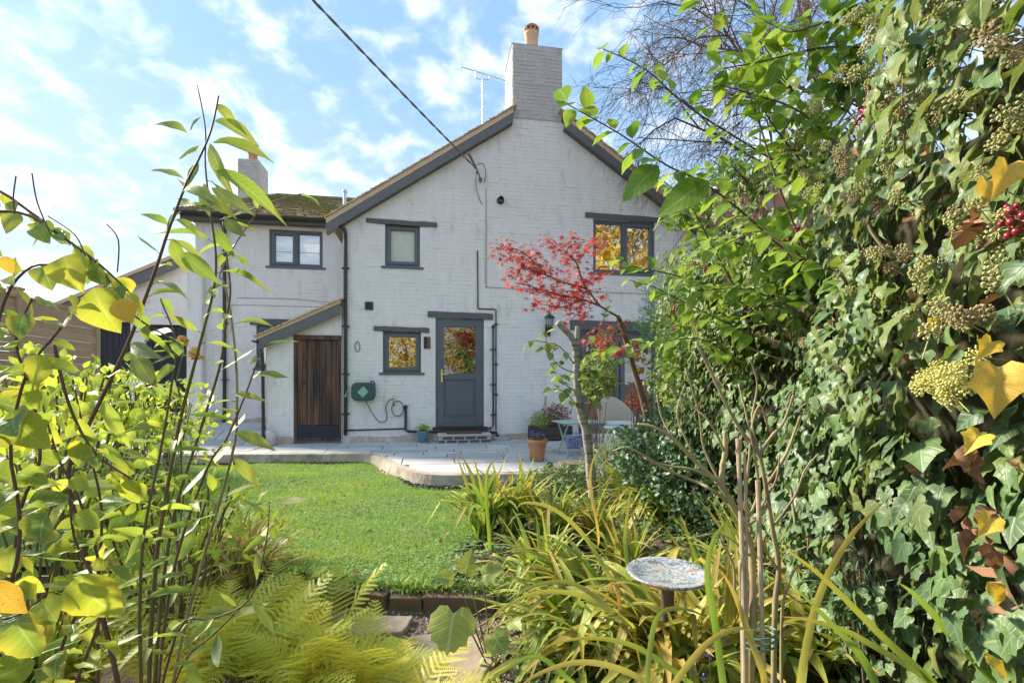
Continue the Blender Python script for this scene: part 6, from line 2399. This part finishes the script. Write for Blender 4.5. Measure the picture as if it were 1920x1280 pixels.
for (p, n_, Lr, lab) in ferns:
    n_ = int(n_ * 1.1)
    e = empty('fern', gl(p[0], p[1] + 40, -.32), label=lab, cat='fern', group='ferns beside the path')
    for i in range(n_):
        o = bpy.data.objects.new('frond', FM[rng.randrange(4)])
        COL.objects.link(o)
        o.parent = e
        az = 2 * math.pi * i / n_ + U(-.3, .3)
        L = U(*Lr)
        o.rotation_euler = Matrix.Rotation(az, 3, 'Z').to_euler()
        Mx = Matrix.Rotation(az, 4, 'Z') @ Matrix.Rotation(R(U(46, 82)), 4, 'X') @ Matrix.Rotation(U(-.3, .3), 4, 'Y')
        o.matrix_basis = Matrix.Translation((U(-.03, .03), U(-.03, .03), 0)) @ Mx @ Matrix.Scale(L, 4)

# ---- pruned rose with canes
rq = at(1412, 1290, 1.75)
rose = empty('pruned_rose', (rq.x, rq.y, -.34), label='pruned rose with thorny green-brown stems tied to bamboo canes', cat='shrub')
RD = 1.75
rs_ = [
    ([(1408, 1560), (1408, 1260), (1412, 1190), (1410, 1045), (1395, 988), (1355, 914), (1343, 900)], .0145, .011),
    ([(1355, 914), (1354, 878), (1360, 845), (1359, 807)], .011, .009),
    ([(1343, 900), (1305, 865), (1261, 821), (1225, 800), (1195, 795)], .008, .005),
    ([(1363, 939), (1330, 915), (1302, 902), (1250, 880), (1208, 857)], .007, .004),
    ([(1450, 1560), (1452, 1166), (1460, 1069), (1448, 988), (1424, 853), (1395, 815), (1363, 760), (1330, 690), (1305, 640)], .0105, .005),
    ([(1440, 906), (1473, 853), (1490, 810), (1501, 780)], .006, .004),
    ([(1410, 1000), (1398, 940), (1405, 860), (1410, 800), (1425, 760), (1440, 800)], .006, .004),
    ([(1424, 853), (1445, 820), (1470, 790), (1488, 740)], .007, .004),
    ([(1395, 988), (1430, 960), (1440, 920)], .008, .006),
    ([(1400, 1560), (1392, 1200), (1388, 1050)], .009, .007),
    ([(1470, 1500), (1465, 1180), (1480, 1090), (1495, 1060)], .006, .004),
    ([(1261, 821), (1240, 780), (1232, 740)], .004, .003),
    ([(1355, 914), (1320, 840), (1310, 770), (1285, 690)], .005, .003),
    ([(1395, 988), (1420, 930), (1418, 870), (1400, 780), (1385, 720)], .006, .003),
    ([(1448, 988), (1490, 930), (1510, 880), (1535, 850)], .005, .003),
    ([(1410, 1045), (1370, 1010), (1340, 1000), (1290, 1010)], .004, .002),
    ([(1424, 853), (1410, 790), (1420, 720), (1405, 670)], .005, .003),
    ([(1343, 900), (1300, 880), (1240, 870), (1180, 840), (1150, 845)], .005, .003),
    ([(1460, 1069), (1430, 1020), (1425, 960), (1455, 900), (1462, 850)], .005, .003),
    ([(1412, 1190), (1380, 1120), (1375, 1060), (1350, 1010)], .006, .004),
    ([(1300, 850), (1270, 780), (1285, 720)], .004, .003),
    ([(1360, 850), (1330, 790), (1290, 755), (1250, 720)], .005, .003),
]
for pts, r0, r1 in rs_:
    q = ppoly([(x, y, RD + .02 * math.sin(x)) for x, y in pts], 5)
    k = len(q)
    obj('stem', MB().tube(q, [(r0 + (r1 - r0) * i / k) * (1 + .12 * math.sin(i * 2.3)) for i in range(k)], 8), MATS['rose_stem'], rose, smooth=True, world=True)
for pts in ([(1436, 1560), (1430, 1200), (1421, 900)], [(1400, 1560), (1394, 1100), (1384, 822)], [(1402, 1500), (1400, 1000), (1396, 846)]):
    q = [at(x, y, RD - .03) for x, y in pts]
    qq = []
    for i in range(21):
        p, _ = along(q, i / 20)
        qq.append(p)
    obj('bamboo_cane', MB().tube(qq, [.008 * (1.14 if i % 5 == 0 else 1) if pts[0][0] != 1402 else .005 for i in range(21)], 9), MATS['bamboo'], rose, world=True)
tq = at(1425, 1185, RD - .03)
tie = MB()
for k in range(3):
    tie.tube([tq + Vector((.055 * math.cos(t), .045 * math.sin(t), -.02 * k + .01 * math.cos(t))) for t in np.linspace(0, 6.28, 14)], .004, 5)
obj('green_tie', tie, MATS['tie_green'], rose, world=True)

# ---- holly and dark shrubs in the middle distance
def shrub(name, c, rx, ry, rz, n_, tm__, m, size, label, stems=12, cat='shrub', shell=.4, stem_m='twig_bark'):
    c = Vector(c)
    e = empty(name, (c.x, c.y, gz(c.x, c.y)), label=label, cat=cat)
    bush(e, c, rx, ry, rz, n_, tm__, m, size, name='foliage', stems=stems, stem_m=stem_m, base=(c.x, c.y, gz(c.x, c.y)), shell=shell)
    return e


shrub('holly_bush', at(1255, 855, 4.4), .50, .35, .42, 1500, T_IVY[3:], 'dark_leaf', .055, 'glossy dark holly bush in front of the patio doors', cat='bush')
shrub('dark_shrub', at(1350, 900, 3.9), .55, .35, .50, 1600, T_SMALL + T_OVATE, 'dark_leaf', .05, 'dark evergreen shrub at the foot of the hedge behind rose', cat='bush')
shrub('lavender_bush', at(1160, 870, 5.4), .40, .3, .26, 1700, T_THIN, 'grey_leaf', .10, 'grey-green lavender bush below the bistro table', cat='bush')
shrub('feathery_shrub', at(1248, 600, 7.2), .42, .4, .75, 2600, T_THIN, 'feather_leaf', .10, 'feathery blue-green shrub against the wall by the hedge', cat='shrub', shell=.15)
shrub('leafy_shrub', at(1120, 705, 6.2), .30, .3, .30, 420, T_OVATE, 'cherry_leaf', .075, 'leafy shrub in front of the patio doors, right of the silver trunk', shell=.2)
shrub('fuchsia', at(1195, 750, 6.4), .18, .16, .15, 170, T_SMALL, 'maple_leaf', .035, 'small pink-red leaved plant by the patio doors', shell=.2)
shrub('low_shrub', at(1040, 905, 5.5), .36, .3, .20, 900, T_SMALL, 'cover_leaf', .045, 'low leafy shrub between the lawn and the terracotta pot', cat='bush')
shrub('border_shrub', at(1320, 700, 4.9), .55, .4, .85, 2300, T_OVATE + T_SMALL, 'cherry_leaf', .06, 'mid-green shrub merging with the far end of the hedge', cat='shrub', shell=.3)
shrub('yew_sprig', at(1640, 1120, 1.9), .22, .2, .22, 900, T_THIN, 'dark_leaf', .045, 'dark needle-leaved sprigs at the foot of the ivy hedge', cat='shrub', shell=.1)

# ---- ground cover in the right border
gc = Fol(T_SMALL + T_IVY[3:5], MATS['cover_leaf'])
k = 0
while k < 6500:
    Y = 1.4 + 4.6 * rng.random() ** 1.2
    X = U(right_edge(max(3.2, Y)) - .05, hedge_x(Y) + .05)
    if Y < 3.0 and X < .05 + U(-.1, .1):
        continue
    if math.sin(X * 6 + Y * 3) + math.sin(Y * 7 - X * 2) + U(-1.6, 1.6) < -.6:
        continue
    a = U(0, 6.28)
    gc.add((X, Y, gz(X, Y) + U(.01, .13)), (math.cos(a), math.sin(a), U(-.3, .5)), Vector((0, -.2, 1)) + rv(.4), U(.025, .065))
    k += 1
tag(gc.joined('ground_cover', None), 'low green ground cover leaves between the border plants', 'ground cover')

# ---- large palmate leaves by the path
pl_ = Fol([fan_leaf([(0, 0), (.2, -.22), (.42, -.2), (.5, -.06), (.64, .04), (.62, .24), (.66, .42), (.5, .52), (.48, .72), (.3, .76), (.2, .92), (.08, .9), (0, 1)], (0, .25), .12, .25), fan_leaf([(0, 0), (.2, -.05), (.45, .15), (.36, .28), (.5, .52), (.3, .55), (.2, .8), (0, 1)], (0, .3), .3, .3)], MATS['palm_leaf'])
pp_ = at(860, 1200, 2.3)
pal = empty('palmate_plant', (pp_.x + .15, pp_.y + .1, -.33), label='plant with large pale palmate leaves beside the stone path', cat='plant')
for (px, py, d, s_, dv, k) in ((850, 1150, 2.25, .17, (-.1, -.75, -.65), 0), (872, 1075, 2.5, .13, (.2, -.2, .95), 1), (905, 1080, 2.5, .12, (.8, -.3, .5), 1), (850, 1085, 2.5, .10, (-.8, -.3, .3), 1), (925, 1190, 2.3, .10, (.5, -.6, -.4), 0), (960, 1165, 2.3, .09, (.3, -.8, .2), 1)):
    p = at(px, py, d)
    pl_.add(p, dv, Vector((0, -.75, .6)), s_, k=k)
    stem(pal, smooth_pts([pal.location + rv(.02), pal.location.lerp(p, .6) + Vector((0, 0, .06)), p]), .005, .003, 'olive_stem', 'petiole', 5)
pl_.split(pal, 40)

# ---- tall willow-leaved shrub on the left
wq = at(285, 1500, 1.45)
wil = empty('willow_leaved_shrub', (wq.x, wq.y, -.34), label='tall leaning stems with long narrow leaves left of the lawn', cat='shrub')
WD = 1.45
ws = [
    ([(255, 1500), (215, 1250), (150, 1000), (128, 885), (166, 797), (237, 650), (270, 565), (297, 490), (316, 432), (349, 345), (373, 298), (396, 244), (410, 180)], .0065, .002, 'purple_stem', 1.30),
    ([(275, 1500), (280, 1250), (292, 1060), (306, 960), (335, 800), (360, 700), (376, 640), (400, 545), (405, 480), (395, 400), (385, 310), (385, 240), (370, 160)], .0065, .0016, 'olive_stem', 1.42),
    ([(280, 1500), (290, 1280), (305, 1100), (330, 950), (376, 805), (413, 683), (424, 600), (432, 545), (425, 480), (418, 415)], .0062, .002, 'olive_stem', 1.5),
    ([(285, 1500), (300, 1250), (330, 1050), (389, 877), (424, 824), (458, 745), (487, 667), (500, 640)], .005, .002, 'twig_bark', 1.5),
    ([(290, 1500), (340, 1200), (432, 867), (444, 766), (442, 673), (433, 593), (420, 530), (412, 515), (440, 460), (489, 391), (520, 375), (570, 362)], .005, .0014, 'rose_stem', 1.55),
    ([(270, 1500), (265, 1300), (262, 1150), (270, 1000), (300, 850), (322, 720), (330, 640), (300, 560)], .005, .002, 'olive_stem', 1.35),
    ([(260, 1500), (330, 1190), (400, 1160), (470, 1120), (500, 1010), (505, 940)], .004, .0015, 'purple_stem', 1.5),
    ([(270, 1450), (340, 1250), (400, 1190), (450, 1140)], .004, .002, 'purple_stem', 1.6),
    ([(180, 1500), (185, 1100), (190, 950), (160, 820), (140, 730)], .004, .002, 'purple_stem', 1.3),
]
wf = Fol(T_LANCE, MATS['willow_leaf'])
for i, (pts, r0, r1, m, d) in enumerate(ws):
    q = ppoly([(x, y, d) for x, y in pts])
    stem(wil, q, r0, r1, m)
    shoot(wf, q, (28, 24, 20, 15, 9, 22, 16, 10, 14)[i], .125, t0=.28, t1=.86 if i < 2 else 1, droop=.35, spread=.9, jit=.6)
for (a, b, d) in (((398, 268), (496, 268), 1.38), ((402, 320), (516, 353), 1.38), ((396, 352), (472, 392), 1.38), ((383, 343), (398, 412), 1.38), ((380, 270), (340, 305), 1.33), ((352, 250), (286, 206), 1.33), ((346, 336), (283, 304), 1.33), ((372, 302), (358, 352), 1.33),
                  ((394, 268), (412, 345), 1.38), ((402, 226), (474, 246), 1.38), ((405, 196), (436, 216), 1.38), ((318, 424), (268, 385), 1.33), ((332, 372), (372, 392), 1.33), ((340, 396), (300, 425), 1.33), ((322, 446), (348, 506), 1.33), ((340, 472), (406, 522), 1.33),
                  ((384, 362), (440, 402), 1.38), ((380, 218), (352, 240), 1.38), ((484, 700), (536, 702), 1.5), ((440, 740), (480, 735), 1.5), ((440, 812), (505, 832), 1.5), ((440, 860), (480, 905), 1.5), ((250, 655), (300, 730), 1.3), ((195, 750), (225, 825), 1.3),
                  ((190, 830), (232, 880), 1.3), ((420, 405), (465, 450), 1.45), ((400, 430), (430, 470), 1.45)):
    p, q = at(*a, d), at(*b, d - .03)
    wf.add(p, q - p, Vector((U(-.2, .2), -.75, .6)), (q - p).length * 1.02, wide=U(.9, 1.35))
wf.split(wil, 260)
obj('petioles', PET[id(wf)], MATS['olive_stem'], wil, world=True, kind='stuff')

# ---- quince-leaved shrub at the left edge
qq_ = at(-60, 1500, .95)
qui = empty('quince_shrub', (qq_.x, qq_.y, -.34), label='shrub with large rounded yellow-green leaves at the left edge', cat='shrub')
qs = [
    ([(-160, 700), (-80, 420), (-20, 355), (60, 400), (140, 460), (200, 520), (250, 590), (330, 640)], 1.06, 24, 0.050),
    ([(-120, 600), (-40, 420), (40, 400), (110, 440), (180, 490), (240, 545)], 0.99, 19, 0.053),
    ([(-60, 1400), (-50, 1000), (-20, 700), (10, 560), (60, 500), (120, 500)], 0.95, 29, 0.059),
    ([(-40, 1500), (20, 1100), (40, 950), (75, 860), (60, 740), (30, 640), (60, 560)], 0.95, 31, 0.059),
    ([(40, 1500), (120, 1200), (185, 1080), (150, 940), (110, 860), (80, 760)], 1.01, 26, 0.056),
    ([(-50, 1500), (-30, 1240), (30, 1060), (35, 950), (20, 840), (50, 700), (110, 620), (150, 560)], 0.87, 26, 0.062),
    ([(60, 1500), (150, 1260), (190, 1130), (140, 1010), (130, 900)], 0.95, 18, 0.056),
    ([(100, 640), (130, 760), (180, 850), (260, 905)], 1.06, 15, 0.050),
    ([(-100, 1300), (-30, 1180), (40, 1150), (90, 1110)], 0.84, 11, 0.062),
]
qf = Fol(T_ROUND + T_OVATE, MATS['quince_leaf'])
for pts, d, n_, sz in qs:
    q = ppoly([(x, y, d) for x, y in pts])
    stem(qui, q, .0036, .0018, 'purple_stem')
    shoot(qf, q, n_, sz, t0=.22, droop=.8, spread=.8, jit=.6)
for (a, b, d) in (((150, 1075), (195, 1175), .9), ((30, 1165), (60, 1240), .72), ((20, 770), (65, 840), .85), ((120, 480), (150, 545), .95), ((175, 540), (215, 620), .97), ((90, 960), (60, 1030), .85)):
    p, q = at(*a, d), at(*b, d)
    qf.add(p, q - p, Vector((.2, -.9, .3)) + rv(.3), (q - p).length, k=rng.randrange(4))
qf.split(qui, 280)
obj('petioles', PET[id(qf)], MATS['olive_stem'], qui, world=True, kind='stuff')
yf_ = Fol(T_ROUND, MATS['ivy_yellow'])
for (a, b, d) in (((-10, 1085), (30, 1150), .72), ((225, 560), (243, 600), .95), ((10, 480), (13, 508), .85)):
    p, q = at(*a, d), at(*b, d)
    yf_.add(p, q - p, Vector((.3, -.9, .3)), (q - p).length * 1.1)
yf_.split(qui, 10, leaf='yellow_leaf')
fine = MB()
for pts in ([(28, 400), (25, 370), (30, 330)], [(95, 440), (70, 380), (60, 325)], [(160, 480), (140, 440), (90, 405)], [(220, 510), (222, 450), (200, 420)]):
    fine.tube(ppoly([(x, y, .93) for x, y in pts]), .0012, 4)
obj('fine_shoots', fine, MATS['purple_stem'], qui, world=True)

# ---- lime-green bush and others behind it
shrub('lime_bush', at(120, 760, 3.0), .62, .45, .30, 560, T_OVATE + T_SMALL, 'lime_leaf', .075, 'bushy lime-green shrub in front of the wooden fence', shell=.2, stems=26, stem_m='olive_stem')
shrub('yellow_green_bush', at(60, 920, 2.2), .55, .40, .45, 380, T_OVATE, 'lime_leaf', .075, 'yellow-green leafy bush low at the left edge', shell=.2, stems=20, stem_m='olive_stem')
shrub('wispy_bush', at(290, 790, 3.6), .50, .4, .34, 650, T_OVATE + T_SMALL, 'lime_leaf', .055, 'wispy light green bush in front of the outbuilding doors', shell=.15, stems=30, stem_m='olive_stem')
shrub('low_grey_bush', at(215, 850, 3.4), .55, .4, .18, 900, T_THIN, 'grey_leaf', .075, 'low grey-green bush beside the paving on the left', stems=10)
shrub('mixed_bush', at(330, 990, 2.5), .50, .35, .28, 480, T_THIN + T_LANCE + T_SMALL, 'lime_leaf', .075, 'green bush filling the gap behind the willow-leaved stems', shell=.2, stems=20)

# ---- yellow rose bush
yq = at(345, 660, 2.6)
yr = empty('yellow_rose', (yq.x, yq.y, -.3), label='rose stem with two pale yellow blooms before the outbuilding', cat='rose')
stem(yr, ppoly([(335, 960, 2.6), (340, 850, 2.6), (328, 740, 2.6), (345, 660, 2.6)]), .005, .003, 'olive_stem')
for (px, py, r_) in ((370, 664, .036), (343, 640, .028)):
    c = at(px, py, 2.58)
    pf = Fol([strip_leaf([0, .35, .5, .5, .35, 0], -.5, -.3)], MATS['petal_yellow'])
    for i in range(26):
        d = Vector((U(-1, 1), U(-1, .4), U(-.4, 1))).normalized()
        pf.add(c + d * r_ * .25, d + rv(.5), rv(1), r_ * U(.8, 1.1))
    pf.joined('bloom', yr, kind=None)

# ---- small violet flowers bottom right
vq = gl(1330, 1262, -.3)
vi = empty('violet_flowers', vq, label='tiny violet flowers on thin stems near the bottom edge', cat='flower')
f_ = Fol(T_SMALL, MATS['petal_violet'])
fs_ = MB()
for (px, py) in ((1330, 1230), (1300, 1258), (1350, 1250), (1285, 1250), (1320, 1270), (1270, 1265)):
    p = at(px, py, 1.85)
    for i in range(6):
        f_.add(p + rv(.006), rv(1), rv(1), .014)
    fs_.tube([p, Vector((p.x + .02, p.y, -.3))], .0015, 4)
f_.joined('flowers', vi)
obj('stems', fs_, MATS['olive_stem'], vi, world=True)

# ---- golden trees behind the camera, seen in the window panes
for i, (X, Y, h_, r_, lab) in enumerate(((4.0, -11, 5.6, 2.0, 'golden autumn tree mirrored in the back door glass'), (0.3, -12, 5.2, 1.9, 'yellow autumn tree mirrored in the small kitchen window'), (14.4, -9.6, 15.5, 4.6, 'tall golden tree behind the viewer on the hedge side'))):
    e = empty('autumn_tree', (X, Y, -.35), label=lab, cat='tree', group='autumn trees behind the viewer')
    stem(e, smooth_pts([(X, Y, -.35), (X + .1, Y, h_ * .4), (X - .1, Y + .1, h_ * .8)]), .20, .06, 'twig_bark', 'trunk', 8)
    bush(e, (X, Y, h_ * .56), r_, r_ * .8, h_ * .46, 6500 if h_ > 9 else 5200, T_SMALL, 'gold_leaf', .36 if h_ > 9 else .15, name='crown', shell=.25, stems=14, base=(X, Y, h_ * .25))
